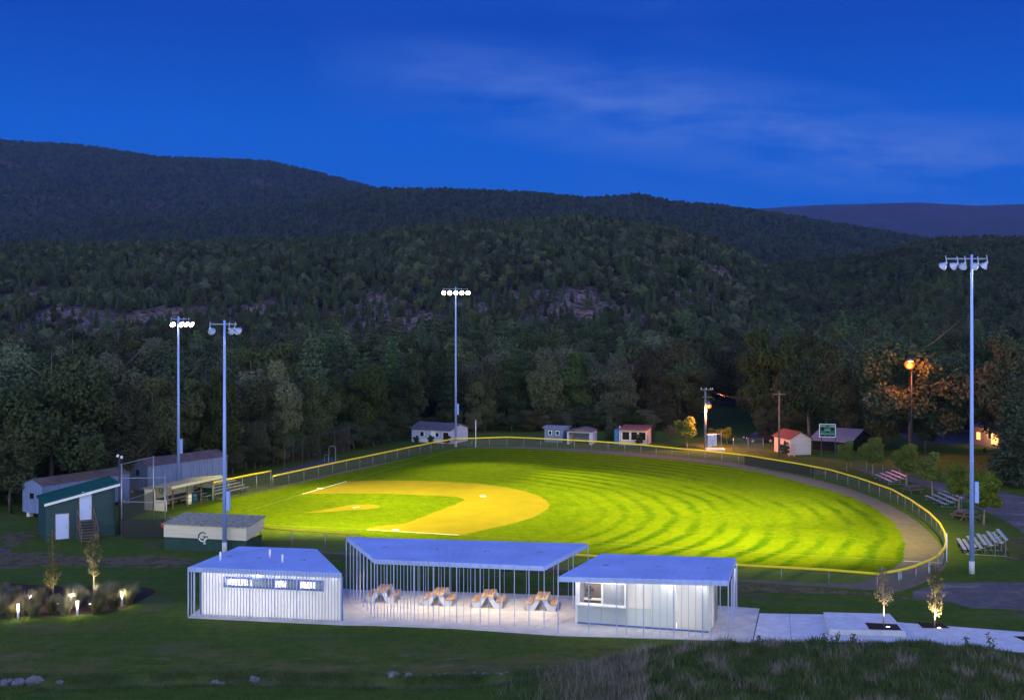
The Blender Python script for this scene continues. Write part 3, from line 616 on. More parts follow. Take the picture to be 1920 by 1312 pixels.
# trailers
def trailer(label, corner, far, width, h, ridge, base=.55, wins=()):
    d = (far-corner).normalized(); n = perp(d)
    t = thing('storage_trailer', label, 'trailer', (corner+far)/2+n*width/2, 'weathered grey trailers behind the press box')
    L = far-corner
    b = MB(); b.obox(corner+UP*base, L, n*width, UP*(h-base)); 
    for s in (corner, far-d*.04): b.prism([s+UP*(h+.001), s+n*width+UP*(h+.001), s+n*width/2+UP*(h+ridge-.03)], d*.04)
    b.build('wall', m_trailer, t)
    b = MB(); e = .1
    for s0, s1 in ((-e,.5),(1+e/width,.5)):
        p = corner-d*e+n*(width*s0 if s0 > 0 else s0)+UP*(h-.02); q = corner-d*e+n*width*.5+UP*(h+ridge)
        b.prism([p, q, q+UP*.05, p+UP*.05], L+d*2*e)
    b.build('roof', m_trailerroof, t)
    b = MB()
    k = 0
    while k*2.4 < L.length: b.obox(corner+d*(k*2.4+.2)+n*.3, d*.4, n*.4, UP*(base-.001)); b.obox(corner+d*(k*2.4+.2)+n*(width-.7), d*.4, n*.4, UP*(base-.001)); k += 1
    b.build('footing_block', m_conc2, t)
    for s, z, ww, hh in wins:
        b = MB(); b.obox(corner+n*(width*s)-d*.03+UP*z, n*ww, d*.028, UP*hh); wd = b.build('window', m_void, t)
        b = MB(); f = .07
        o = corner+n*(width*s)-d*.05+UP*z; b.obox(o-n*f-UP*f, n*(ww+2*f), d*.049, UP*f*.97); b.obox(o-n*f+UP*(hh+.002), n*(ww+2*f), d*.049, UP*f); b.build('frame', m_galv, wd)
    return t
m_trailerroof = m_trailroof
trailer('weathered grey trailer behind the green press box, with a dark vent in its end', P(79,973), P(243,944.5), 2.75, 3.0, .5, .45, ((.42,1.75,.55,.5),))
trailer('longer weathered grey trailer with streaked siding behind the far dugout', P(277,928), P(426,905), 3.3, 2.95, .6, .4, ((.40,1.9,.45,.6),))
# backstop: tall posts, netting and black screen
Pa, Pb, Pc = P(228,1008.4), P(309.5,1009), P(287.7,985)
bs = thing('backstop', 'tall backstop of netting on steel posts with black windscreen, beside the press box', 'backstop', (Pa+Pb+Pc)/3)
for q, h in ((Pa,6.15),(Pb,5.2),(Pc,6.1)):
    b = MB(); b.tube(q, q+UP*h, .065, None, 10); b.build('post', m_galv, bs, True)
b = MB(); b.tube(Pa+UP*6.1, Pc+UP*6.02, .035); b.tube(Pa+UP*4.95, Pb+UP*5.0, .035); b.tube(Pa+UP*3.0, Pb+UP*3.0, .03); b.tube(Pa+UP*3.0, Pc+UP*3.0, .03); b.build('rail', m_galv, bs)
def quad(name, p, q, z0, z1, mat, root, sag=0):
    b = MB(); n = 8; vs = []; 
    for i in range(n+1):
        o = lerp(p, q, i/n)+perp((q-p).normalized())*(sag*math.sin(i*2.1)); vs += [o+UP*z0, o+UP*(z1-sag*2*math.sin(PI*i/n))]
    b.add(vs, [(2*i,2*i+2,2*i+3,2*i+1) for i in range(n)]); return b.build(name, mat, root)
quad('netting', Pa, Pb, 1.62, 4.95, m_netdark, bs); quad('netting', Pa, Pc, 3.0, 6.0, m_netdark, bs)
m_wscreen = see_through('windscreen', (.022,.024,.020), .88, .9)
quad('windscreen', Pa-V((0,.07,0)), Pb-V((0,.07,0)), .05, 1.62, m_wscreen, bs, .03)
m_wscreen2 = see_through('windscreen_thin', (.03,.032,.026), .72, .9)
quad('windscreen', Pa+V((0,.05,0)), Pc, 1.4, 3.0, m_wscreen2, bs, .04)
q = P(224,1002); up_ = thing('camera_pole', 'dark pole with white security lights on top, beside the press box', 'pole', q)
b = MB(); b.tube(q, q+UP*6.7, .11, .09, 10); b.build('pole', m_dark, up_, True)
for s in (-.1,.22):
    b = MB(); c = q+UP*(6.75-abs(s))+V((s,-.1,0)); b.lathe(c, (s,-.7,-.4), [(-.12,.04),(-.05,.1),(.1,.11)], 10, 0, True); b.build('security_light', m_white, up_)
# dugouts
def monogram(root, c, d, up, s, mats, zsplit, n):
    """interlaced C and F cut from thin sheet; the part above zsplit is painted dark"""
    b = MB()
    def seg(p0, p1, p2, p3):
        vs = [c+d*p[0]*s+up*p[1]*s for p in (p0,p1,p2,p3)]
        mi = 0 if sum(v.z for v in vs)/4 > zsplit else 1
        b.prism(vs, n*.012, mi)
    N = 26
    for k in range(N):
        a0 = R(42)+R(276)*k/N; a1 = R(42)+R(276)*(k+1)/N
        def wd(a): return .07+.07*abs(math.cos((a-PI)/2))
        seg((math.cos(a0)*.5,math.sin(a0)*.5),(math.cos(a1)*.5,math.sin(a1)*.5),(math.cos(a1)*(.5-wd(a1)),math.sin(a1)*(.5-wd(a1))),(math.cos(a0)*(.5-wd(a0)),math.sin(a0)*(.5-wd(a0))))
    for k in range(8):
        z0 = -.62+.7*k/8; seg((.16,z0),(.27,z0),(.27,z0+.0875),(.16,z0+.0875))
    seg((.02,.08),(.55,.08),(.55,-.02),(.02,-.02)); seg((.28,-.18),(.48,-.18),(.48,-.26),(.28,-.26)); seg((.06,-.62),(.37,-.62),(.37,-.70),(.06,-.70)); seg((.5,-.02),(.55,-.02),(.55,-.12),(.5,-.12))
    return b.build('monogram', mats, root)
A, B_ = P(308,1029.5), P(461.5,1037.5); d = (B_-A).normalized(); bk = perp(d); W_ = B_-A
dg = thing('dugout', 'near dugout seen from behind, cream over dark green with a white monogram', 'dugout', (A+B_)/2+bk*1.3, 'dugouts')
dep = 2.7; h0, h1 = 1.98, 2.3; zc = 1.0
b = MB(); b.obox(A, W_, bk*.1, UP*zc); b.obox(A+bk*.101, bk*(dep-.1), d*.1, UP*zc); b.obox(B_+bk*.101-d*.1, bk*(dep-.1), d*.1, UP*zc); b.build('lower_wall', m_gpaint, dg)
b = MB(); o = -bk*.03
b.obox(A+o+UP*(zc+.001)-d*.03, W_+d*.06, bk*.1, UP*(h0-zc)); 
for s in (A-d*.03, B_-d*.07): b.prism([s+bk*.071+UP*(zc+.001), s+bk*(dep+.25)+UP*(zc+.35), s+bk*(dep+.45)+UP*h1, s+bk*.071+UP*h0], d*.1)
b.build('upper_wall', m_cream, dg)
b = MB(); r0 = A-d*.12-bk*.14+UP*(h0+.002); r1 = A-d*.12+bk*(dep+.6)+UP*(h1+.03); b.prism([r0, r1, r1+UP*.07, r0+UP*.07], W_+d*.24); b.build('roof', m_shingle, dg)
b = MB(); b.obox(A+bk*1.1+d*.2+UP*.42, W_-d*.4, bk*.3, UP*.05); b.build('bench', m_lumber, dg)
m_mono = M('monogram_white', (.75,.78,.76), .5, 0, .05); m_monod = M('monogram_dark', (.006,.04,.03), .5, 0, .1)
monogram(dg, lerp(A,B_,.475)-bk*.031+UP*1.14, d, UP, .78, [m_monod, m_mono], zc, -bk)
q = A-d*.3+UP*1.75; b = MB(); b.obox(q, d*.22, bk*.02, UP*.3); sgn = b.build('sign_plate', m_signred, dg)
# far dugout, open towards the field
A, B_ = P(313,958), P(401,936.5); d = (B_-A).normalized(); bk = perp(d); W_ = B_-A
dg = thing('dugout', 'far dugout open to the field with benches and barrels under a cream roof edge', 'dugout', (A+B_)/2+bk*1.3, 'dugouts')
b = MB(); b.obox(A+bk*2.4, W_, bk*.1, UP*2.0); b.obox(A-d*.1, d*.1, bk*2.5, UP*1.0); b.build('back_wall', m_cream, dg)
b = MB(); b.obox(B_, d*.1, bk*2.5, UP*1.15); b.build('end_wall', m_gpaint, dg)
b = MB(); b.obox(B_+UP*1.151, d*.1, bk*2.5, UP*.88); b.obox(B_-bk*.02-d*.12, d*.118, bk*.12, UP*2.25); b.obox(A-d*.1+bk*1.3+UP*1.001, d*.1, bk*1.2, UP*1.02); b.build('end_wall', m_cream, dg)
b = MB(); r0 = A-d*.3-bk*.75+UP*2.36; r1 = A-d*.3+bk*2.7+UP*2.02; b.prism([r0, r1, r1+UP*.06, r0+UP*.06], W_+d*.9); b.build('roof', m_shingle, dg)
b = MB(); b.obox(A-d*.3-bk*.79+UP*2.14, W_+d*.9, bk*.038, UP*.24); b.build('fascia', m_cream, dg)
for t in (.12,.42,.72):
    b = MB(); q = lerp(A,B_,t); b.obox(q, d*.1, bk*.1, UP*2.25); b.build('post', m_lumber, dg)
for t in (.1,.38,.55):
    b = MB(); q = lerp(A,B_,t)+bk*1.55; b.obox(q+UP*.42, W_*.2, bk*.35, UP*.04); b.obox(q+UP*.65+bk*.36, W_*.2, bk*.04, UP*.28)
    for k in (.02,.9): b.obox(q+W_*.2*k+bk*.1, d*.05, bk*.2, UP*.42)
    b.build('bench', m_dark, dg)
monogram(dg, lerp(A,B_,.30)+bk*2.39+UP*1.55, d, UP, .6, [m_monod, m_monod], 0, -bk)
for t, lb in ((.58,'white barrel standing in the far dugout'),(.70,'dark blue barrel next to the white one in the far dugout')):
    q = lerp(A,B_,t)+bk*.7; br = thing('barrel', lb, 'barrel', q, 'barrels in the far dugout'); mt = m_white if t < .6 else m_barrel
    b = MB(); b.lathe(q, UP, [(0,.24),(.02,.28),(.3,.29),(.31,.30),(.33,.29),(.6,.29),(.61,.30),(.63,.29),(.9,.28),(.92,.25)], 16, 0, True); b.build('body', mt, br, True)
    b = MB(); b.lathe(q+UP*.922, UP, [(0,.27),(.03,.27)], 16, 0, True); b.build('lid', mt, br)
point('security_lamp', lerp(A,B_,.5)+bk*1.0+UP*2.1, 6, (1,.85,.5), .08)
# ------------------------------------------------------------------ fences
def along(pts, step):
    L = [0]
    for i in range(1, len(pts)): L.append(L[-1]+(pts[i]-pts[i-1]).length)
    n = max(1, round(L[-1]/step)); out = []
    for k in range(n+1):
        s = L[-1]*k/n; i = 1
        while i < len(L)-1 and L[i] < s: i += 1
        t = (s-L[i-1])/max(1e-6, L[i]-L[i-1]); out.append(pts[i-1].lerp(pts[i], t))
    return out
def fence(label, rail_px, h, step, post_r=.03, cap=True, group='yellow topped chain link fences', net=None, postm=None):
    pts = [P(x,y,h) for x, y in rail_px]; foot = [V((p.x,p.y,0)) for p in pts]; c = sum(foot, V((0,0,0)))/len(foot)
    t = thing('chain_link_fence', label, 'fence', foot[len(foot)//2], group)
    fine = along(foot, 1.0)
    if cap:
        b = MB(); b.path([p+UP*h for p in fine], .092, 8); b.build('top_cap', m_yellow, t, True)
    b = MB(); vs = []
    for p in fine: vs += [p+UP*.04, p+UP*(h-.02)]
    b.add(vs, [(2*i,2*i+2,2*i+3,2*i+1) for i in range(len(fine)-1)]); b.build('mesh_panel', net or m_net, t)
    for p in along(foot, step):
        b = MB(); b.tube(p, p+UP*(h-.03), post_r, None, 7); b.build('post', postm or m_galv, t, True)
    return t
rail_l = [(511.6,892.3),(617.8,869.3),(718.8,848.4),(810.8,829.6),(851.6,822.5)]
rail_o = [(851.6,822.5),(890,821.2),(952,819.2),(994,821),(1034.5,823),(1111.7,827),(1187.5,832.2),(1259,839.3),(1331,846),(1400,853.3),(1440,859.7),(1497,869),(1557.4,880.5),(1612.8,896.6),(1671.5,916.7),(1708,936.9),(1742,960.4),(1762,980.5),(1772,999),(1774.5,1013),(1771,1027),(1758.9,1040.6)]
fence('yellow topped chain link fence curving round the outfield from the far floodlight pole', rail_o, 1.2, 2.55)
fence('straight yellow topped chain link fence along the left foul line', rail_l, 1.2, 2.9)
fence('tall yellow topped chain link fence in front of the left bleachers', [(400,904.3),(470,889.8),(508,882.7)], 1.85, 2.4, .04)
fence('yellow topped chain link fence running behind the canopy to the gate', [(674.5,1014),(880,1027),(1077,1039.4),(1381,1058.6),(1481,1063.7),(1562,1068.5),(1645,1075.3)], 1.18, 3.05, .028)
fence('short yellow topped chain link fence between the near dugout and the canopy', [(488.5,988),(545,992.5),(611.4,996.7),(674.5,1000.3)], 1.5, 2.75, .04)
gt = fence('yellow topped gate panels with small signs at the right corner of the field', [(1645,1075.3),(1673.6,1071),(1706,1064),(1745,1048.8),(1758.9,1040.6)], 1.25, 2.3, .035)
# black screen lining part of the outfield fence
scr = [P(x,y,1.2) for x, y in [(1395,852.6),(1440,859.7),(1497,869),(1525,874.3)]]; scr = [V((p.x,p.y,0)) for p in scr]
sf = along(scr, 1.); ws = MB(); vs = []
for p in sf: o = V((p.x,p.y-.07,0)); vs += [o+UP*.05, o+UP*1.12]
ws.add(vs, [(2*i,2*i+2,2*i+3,2*i+1) for i in range(len(sf)-1)]); tag(ws.build('windscreen', m_wscreen), 'black windscreen cloth tied to the outfield fence', 'windscreen')
# signs hung on the gate fence
def text_mesh(s, size):
    cu = bpy.data.curves.new('lettering', 'FONT'); cu.body = s; cu.size = size; cu.align_x = 'CENTER'; cu.align_y = 'CENTER'; cu.extrude = .004; cu.resolution_u = 2
    o = bpy.data.objects.new('lettering', cu); COL.objects.link(o); dg = bpy.context.evaluated_depsgraph_get(); me = bpy.data.meshes.new_from_object(o.evaluated_get(dg))
    bpy.data.objects.remove(o); bpy.data.curves.remove(cu); return me
def text_on(root, name, s, size, c, d, mat):
    me = text_mesh(s, size); me.name = name; me.materials.clear(); me.materials.append(mat); n = d.cross(UP)
    m = Matrix((( d.x,0,n.x),(d.y,0,n.y),(0,1,0))); me.transform(m.to_4x4()); o = OFF.get(root.as_pointer(), V((0,0,0)))
    ob = bpy.data.objects.new(name, me); COL.objects.link(ob); ob.parent = root; ob.location = c-o; OFF[ob.as_pointer()] = o; return ob
def fence_sign(px, py, w, h, d, face, label, marks):
    c = PD(px, py, 0) if False else None
    q = P(px, py, .75); q = V((q.x,q.y,0)); n = V((d.y,-d.x,0)); q = q+n*.10
    t = thing('fence_sign', label, 'sign', q, 'signs on the gate')
    b = MB(); b.obox(q-d*w/2+UP*(.75-h/2), d*w, n*.012, UP*h); b.build('plate', face, t)
    for u, v_, ww, hh, mt in marks:
        b = MB(); b.obox(q+d*(u-ww/2)+n*.0125+UP*(.75+v_-hh/2), d*ww, n*.004, UP*hh); b.build('marking', mt, t)
g0, g1 = P(1673.6,1071,1.25), P(1706,1064,1.25); dd = V((g1.x-g0.x,g1.y-g0.y,0)).normalized()
fence_sign(1685,1078, .42, .52, dd, m_sign, 'white sign with lines of blue print on the gate', [(0,.17,.32,.06,m_signink),(-.07,.05,.14,.05,m_signink),(.09,.05,.12,.05,m_signink),(-.05,-.06,.2,.05,m_signink),(0,-.17,.3,.06,m_signink)])
fence_sign(1711,1069, .22, .24, dd, m_signred, 'small red square sign beside the white sign on the gate', [])
g0, g1 = P(1706,1064,1.25), P(1745,1048.8,1.25); dd2 = V((g1.x-g0.x,g1.y-g0.y,0)).normalized()
fence_sign(1740,1064.5, .30, .62, dd2, m_sign, 'narrow white sign with a blue round mark at the gate post', [(0,.16,.16,.16,m_signink),(.03,-.05,.1,.18,m_signink),(0,-.22,.2,.05,m_signink)])
# foul poles
for px, py, top, lb in ((892,838.4,788,'pale thin foul pole at the far end of the left foul line'),(1775,1053,1000,'white foul pole at the right end of the near foul line')):
    q = P(px,py); hh = (py-top)/F*q.y; b = MB(); b.tube(q, q+UP*hh, .05, None, 8); b.tube(q+UP*hh, q+UP*(hh+.04), .06, .03, 8); tag(b.build('foul_pole', m_rubwhite, None, True), lb, 'foul pole', 'foul poles')
# ------------------------------------------------------------------ bleachers
def bleacher(label, o, d, rows, length, pitch=.70, rise=.21, loc_only=False):
    """o front left ground corner; rows run along d and climb along n"""
    d = V(d).normalized(); n = perp(d)*-1
    t = thing('bleachers', label, 'bleachers', o+d*length/2, 'aluminium bleachers')
    for r in range(rows):
        z = .42+rise*r; b = MB(); b.obox(o+n*(pitch*r)+UP*z, d*length, n*.26, UP*.045); b.build('seat_plank', m_alu, t)
        if r: b = MB(); b.obox(o+n*(pitch*r-.32)+UP*(z-.27), d*length, n*.24, UP*.04); b.build('foot_plank', m_alu, t)
    k = max(2, int(length/1.6)+1)
    for i in range(k):
        s = o+d*(.15+(length-.3)*i/(k-1)); b = MB(); e = n*(pitch*(rows-1)+.2)
        b.tube(s+UP*.04, s+e+UP*.04, .03, None, 6)
        for r in range(rows): b.tube(s+n*(pitch*r+.1), s+n*(pitch*r+.1)+UP*(.41+rise*r), .025, None, 6)
        b.tube(s+n*.1+UP*.05, s+e+UP*(.35+rise*(rows-1)), .022, None, 6); b.build('frame', m_galv, t)
    return t
bleacher('small silver bleachers of five rows beside the tall right floodlight pole', P(1806,1040), (P(1790,1014)-P(1806,1040)), 5, 4.6, .74, .22)
bleacher('silver bleachers behind the outfield fence, between the two left round trees', P(1665,908), P(1630,892)-P(1665,908), 4, 5.0, .62, .15)
bleacher('silver bleachers near the road, in front of the round trees', P(1765,951), P(1723,932)-P(1765,951), 4, 4.6, .62, .16)
bleacher('silver bleachers behind the far dugout and the tall fence', P(468,920), P(407,934)-P(468,920), 5, 7.0, .55, .2)
def park_table(q, rz, lb):
    t = thing('picnic_table', lb, 'table', q, 'old wooden picnic tables by the road'); m = Matrix.Rotation(rz, 3, 'Z')
    X, Y = m@V((1,0,0)), m@V((0,1,0))
    b = MB(); b.obox(q-X*.9-Y*.38+UP*.72, X*1.8, Y*.76, UP*.05); b.build('tabletop', m_lumber, t)
    for s in (-1,1):
        b = MB(); b.obox(q-X*.9+Y*(.68*s-.13)+UP*.42, X*1.8, Y*.26, UP*.05); b.build('bench', m_lumber, t)
        b = MB(); e = q+X*.65*s
        for r in (-1,1): b.tube(e+Y*.7*r, e+Y*.2*r+UP*.71, .05, None, 6)
        b.tube(e-Y*.75+UP*.39, e+Y*.75+UP*.39, .045, None, 6); b.build('leg', m_lumber, t)
park_table(P(1710,924), .4, 'dark wooden picnic table between the bleachers and the third round tree'); park_table(P(1803,972), .9, 'dark wooden picnic table under the round tree nearest the floodlight pole')
park_table(P(1820,975), .9, 'dark wooden picnic table just left of the right floodlight pole')
# ------------------------------------------------------------------ batting cage and its turf
sheet('practice_turf', [P(*p) for p in [(508,887.5),(612,858),(640,862),(628,872),(530,893)]], m_asph, .012)
bc = thing('batting_cage', 'batting cage of thin dark posts and netting in front of the dark wood', 'batting cage', P(560,878))
top = [PD(430,832,140), PD(540,812,150), PD(655,797,158)]; top2 = [PD(533,829,136), PD(598,815,147), PD(655,801,156)]
b = MB(); b.path(top, .03, 5); b.path(top2, .03, 5); b.build('cable', m_dark, bc)
for p in top+top2+[top[0].lerp(top[1],.5), top[1].lerp(top[2],.5), top2[0].lerp(top2[1],.5), top2[1].lerp(top2[2],.5)]:
    b = MB(); b.tube(V((p.x,p.y,0)), p, .05, None, 6); b.build('post', m_dark, bc)
for tt in (top, top2):
    b = MB(); vs = []
    for p in tt: vs += [V((p.x,p.y,.05)), p]
    b.add(vs, [(0,2,3,1),(2,4,5,3)]); b.build('netting', m_netdark, bc)
q = P(623,866); hf = thing('pitching_screen', 'tall rounded pipe frame standing on the dark practice strip', 'frame', q)
b = MB(); w = .42
b.path([q-V((w,0,0)), q+V((-w,0,1.75)), q+V((-w*.6,0,2.0)), q+V((w*.6,0,2.0)), q+V((w,0,1.75)), q+V((w,0,0))], .035, 6); b.build('frame', m_galv, hf)
b = MB(); b.path([q-V((w*2.3,.1,0)), q+V((-w*2.3,-.1,.9)), q+V((-w*1.1,-.1,.9)), q+V((-w*1.1,-.1,0))], .03, 6); b.build('side_frame', m_galv, hf)
# ------------------------------------------------------------------ beyond the outfield: houses, sheds, poles
def house(name, label, A, B_, dep, h, ridge, wallm, roofm, wins=(), cat='house', over=.3, group=None, ridge_along=True, doors=()):
    """front wall from A to B_, going back dep; windows (t, z, w, h) on the front"""
    d = (B_-A).normalized(); bk = perp(d); W_ = B_-A; t = thing(name, label, cat, (A+B_)/2+bk*dep/2, group); b = MB(); b.obox(A, W_, bk*dep, UP*h)
    r = MB(); th = UP*.08
    if ridge_along:
        for s in (A, B_-d*.05): b.prism([s+UP*(h+.001), s+bk*dep+UP*(h+.001), s+bk*dep/2+UP*(h+ridge-.05)], d*.05)
        o = A-d*over
        for q0 in (-bk*over+UP*(h-.04), bk*(dep+over)+UP*(h-.04)): p = o+q0; q = o+bk*dep/2+UP*(h+ridge); r.prism([p, q, q+th, p+th], W_+d*2*over)
    else:
        for s in (A, A+bk*(dep-.05)): b.prism([s+UP*(h+.001), s+W_+UP*(h+.001), s+W_/2+UP*(h+ridge-.05)], bk*.05)
        o = A-bk*over
        for q0 in (-d*over+UP*(h-.04), W_+d*over+UP*(h-.04)): p = o+q0; q = o+W_/2+UP*(h+ridge); r.prism([p, q, q+th, p+th], bk*(dep+2*over))
    b.build('wall', wallm, t); r.build('roof', roofm, t)
    for tt, z, w, hh in wins:
        q = lerp(A,B_,tt)-d*w/2-bk*.03+UP*z; m = MB(); m.obox(q, d*w, bk*.028, UP*hh); wd = m.build('window', m_void, t)
        m = MB(); f = .07; m.obox(q-bk*.02-d*f, d*f*.97, bk*.048, UP*hh); m.obox(q-bk*.02+d*w*1.003, d*f, bk*.048, UP*hh); m.obox(q-bk*.02-d*f-UP*f, d*(w+2*f), bk*.048, UP*f*.97); m.obox(q-bk*.02-d*f+UP*(hh*1.003), d*(w+2*f), bk*.048, UP*f); m.build('frame', m_white, wd)
    for tt, w, hh in doors:
        q = lerp(A,B_,tt)-d*w/2-bk*.04+UP*.15; m = MB(); m.obox(q, d*w, bk*.038, UP*hh); dd_ = m.build('door', m_white, t); m = MB(); m.tube(q+d*w*.85+UP*hh*.45, q+d*w*.85+UP*hh*.45-bk*.06, .04); m.build('handle', m_dark, dd_)
    return t
def at_(px, D): return at(px, D)
hs = house('white_house', 'long low white house behind the far floodlight pole', at_(772,171), at_(845,168), 5, 1.95, .75, m_houseblue, m_darkroof, ((.27,.9,.6,.65),(.66,.95,.5,.55),(.88,.8,.9,.8)), doors=((.55,.7,1.6),))
A = at_(774,169.5); b = MB(); dd_ = (at_(845,166.5)-A); b.obox(A+UP*.7, dd_, V((0,-.05,0)), UP*.08); b.obox(A+UP*.2, dd_, V((0,-.04,0)), UP*.45); b.build('porch_rail', m_white, hs)
house('trailer_home', 'small pale ribbed trailer half hidden behind the outfield fence', at_(1021,171), at_(1056,170), 3, 2.05, .2, m_trailer, m_metroof, ((.3,1.1,.4,.5),(.7,1.1,.4,.5)), 'trailer')
cp = thing('carport', 'open fronted carport with brown roof behind the outfield fence', 'carport', at_(1086,178))
A, B_ = at_(1063,168), at_(1108,167); d = (B_-A).normalized(); bk = perp(d)
b = MB(); b.obox(A, d*.25, bk*4, UP*1.65); b.obox(B_-d*.25, d*.25, bk*4, UP*1.65); b.obox(A+bk*4+d*.26, (B_-A)-d*.52, bk*.1, UP*1.65); b.obox(A+UP*1.651, B_-A, bk*.1, UP*.18); b.build('wall', m_houseblue, cp)
r = MB(); r.prism([A-d*.2+UP*1.84-bk*.2, A+(B_-A)*.55+UP*2.25-bk*.2, B_+d*.2+UP*1.84-bk*.2], bk*4.4); r.build('roof', m_trailroof, cp)
ph = thing('pink_shed', 'pinkish lit hut with two front windows and a flat overhanging roof', 'hut', at_(1188,166))
A, B_ = at_(1164,167), at_(1213,166); d = (B_-A).normalized(); bk = perp(d); W_ = B_-A
b = MB(); b.obox(A, W_, bk*4, UP*2.2); b.build('wall', m_pink, ph)
b = MB(); b.prism([A-d*.2-bk*.5+UP*2.21, A-d*.2+bk*4.3+UP*2.4, A-d*.2+bk*4.3+UP*2.52, A-d*.2-bk*.5+UP*2.36], W_+d*.4); b.build('roof', m_brick, ph)
for t0, ww in ((.06,1.0),(.40,.85),(.70,.95)):
    q = A+W_*t0-bk*.04+UP*.75; b = MB(); b.obox(q, d*ww, bk*.038, UP*1.1); wd = b.build('window', m_void, ph)
    b = MB(); b.obox(q-d*.07-bk*.03, d*.068, bk*.065, UP*1.1); b.obox(q+d*ww*1.002-bk*.03, d*.07, bk*.065, UP*1.1); b.obox(q-d*.07-bk*.03-UP*.08, d*(ww+.14), bk*.065, UP*.078); b.build('frame', m_white, wd)
b = MB(); b.obox(A-d*1.0+bk*.5, d*.95, bk*3, UP*2.1); b.build('side_annex', M('blue_tarp', (.03,.16,.35), .5), ph)
b = MB(); b.tube(A-d*.1-bk*.2, A-d*.1-bk*.2+UP*2.7, .05); b.build('corner_post', m_white, ph)
# small house right with gable end
C0 = P(1482,853); L0 = P(1455,846.5); hh = thing('small_house', 'small house with red roof, its left wall lit pink, near the scoreboard', 'house', C0+V((0,3,0)))
d = (C0-L0).normalized(); n = perp(d); L1 = C0-d*4.6; g = n*3.0; h = 2.15; rz = .85
b = MB(); b.obox(L1, C0-L1, g, UP*h)
for s in (L1, C0-d*.05): b.prism([s+UP*(h+.001), s+g+UP*(h+.001), s+g/2+UP*(h+rz-.04)], d*.05)
b.build('wall', m_pink, hh)
b = MB()
for q0 in (-n*.25+UP*(h-.1), g+n*.25+UP*(h-.1)): p = L1-d*.25+q0; q = L1-d*.25+g/2+UP*(h+rz); b.prism([p, q, q+UP*.07, p+UP*.07], (C0-L1)+d*.5)
b.build('roof', m_brick, hh)
for t in (.25,.62): b = MB(); q = lerp(L1,C0,t)-n*.03+UP*.95; b.obox(q, d*.45, n*.028, UP*.8); wd = b.build('window', m_void, hh); b = MB(); b.obox(q-UP*.08-n*.02-d*.05, d*.55, n*.048, UP*.078); b.build('sill', m_white, wd)
q = P(1484,856); pl = thing('pallet_stack', 'pale timber rack leaning by the small house', 'rack', q); b = MB()
for s in (-.35,.35): b.tube(q+V((s,0,0)), q+V((s,0,1.6)), .07, None, 6)
b.build('upright', m_wood, pl); b = MB()
for z in (.4,.8,1.2,1.5): b.obox(q+V((-.4,-.06,z)), V((.8,0,0)), V((0,.05,0)), UP*.1)
b.build('slat', m_wood, pl)
# scoreboard
q = at_(1551.5,153); sb = thing('scoreboard', 'green scoreboard with white words and dark score panels on two posts', 'scoreboard', q)
ks = .93; Wb, Hb, zb = 2.12*ks, 1.72*ks, PD(1551,818.5,153).z; d = V((1,-.12,0)).normalized(); n = V((d.y,-d.x,0)); o = q-d*Wb/2+UP*zb
for s in (-.8,.98): b = MB(); b.obox(q+d*s-n*.15, d*.12, -n*.12, UP*(zb+Hb+.1)); b.build('post', m_dark, sb)
b = MB(); b.obox(o, d*Wb, -n*.14, UP*Hb); b.build('board', m_sbgreen, sb)
b = MB(); f = .06; b.obox(o-d*f+n*.01, d*f, -n*.15, UP*Hb); b.obox(o+d*Wb+n*.01, d*f, -n*.15, UP*Hb); b.obox(o-d*f-UP*f+n*.01, d*(Wb+2*f), -n*.15, UP*f*.98); b.obox(o-d*f+UP*(Hb+.002)+n*.01, d*(Wb+2*f), -n*.15, UP*f); b.build('frame', m_white, sb)
m_sbw = M('scoreboard_lettering', (.5,.55,.52), .5, 0, .02)
for s, u, v, z in (('HOME',.40,1.50,.27),('GUEST',1.72,1.45,.27),('INNING',1.06,.92,.24),('BALL',.38,.42,.21),('STRIKE',1.06,.40,.20),('OUT',1.75,.38,.21)):
    text_on(sb, 'lettering', s, z*ks, o+d*u*ks+UP*v*ks+n*.012, d, m_sbw)
for u, v, w, hh in ((.40,1.08,.5,.42),(1.72,1.05,.5,.42),(1.06,.64,.3,.26),(.38,.17,.4,.2),(1.06,.16,.4,.2),(1.75,.15,.4,.2)):
    b = MB(); b.obox(o+d*(u-w/2)*ks+UP*(v-hh/2)*ks+n*.003, d*w*ks, n*.006, UP*hh*ks); b.build('score_panel', m_void, sb)
# pavilion roofs and right-hand buildings
house('long_pavilion', 'long pavilion with a wide grey blue metal roof behind the scoreboard', at_(1524,161), at_(1592,158), 9, 1.35, 1.35, m_void, m_metroof, (), 'pavilion', .5)  # dark walls stand in for the shade under the pavilion roof
lh = house('brick_house', 'house with windows glowing orange behind the floodlight pole', at_(1826,168), at_(1888,160), 7, 2.6, 1.4, M('orange_brick', (.42,.30,.22), .8), m_darkroof, ((.5,1.2,.8,1),), 'house')
b = MB(); A, B_ = at_(1826,168), at_(1888,160); d = (B_-A).normalized(); n = V((d.y,-d.x,0)); b.obox(lerp(A,B_,.55)+n*.05+UP*.5, d*1.6, n*.03, UP*1.6); b.build('lit_window', m_lit, lh)
b = MB(); b.obox(lerp(A,B_,.1)+n*.05+UP*.8, d*.9, n*.03, UP*1.0); b.build('lit_window', m_lit, lh)
point('porch_lamp', lerp(A,B_,.5)+n*1.2+UP*2.3, 200, (1,.5,.2), .15)
sheet('parking_lot', [at(1650,215), at(1810,205), at(1850,165), at(1700,172)], m_asph, .004)
sheet('far_road', [at(1180,330), at(1450,318), at(1700,330), at(1700,318), at(1450,304), at(1180,318)], m_conc2, .008)
sheet('far_meadow', [at(1270,300), at(1440,300), at(1440,205), at(1400,178), at(1290,178)], m_meadow, .004)
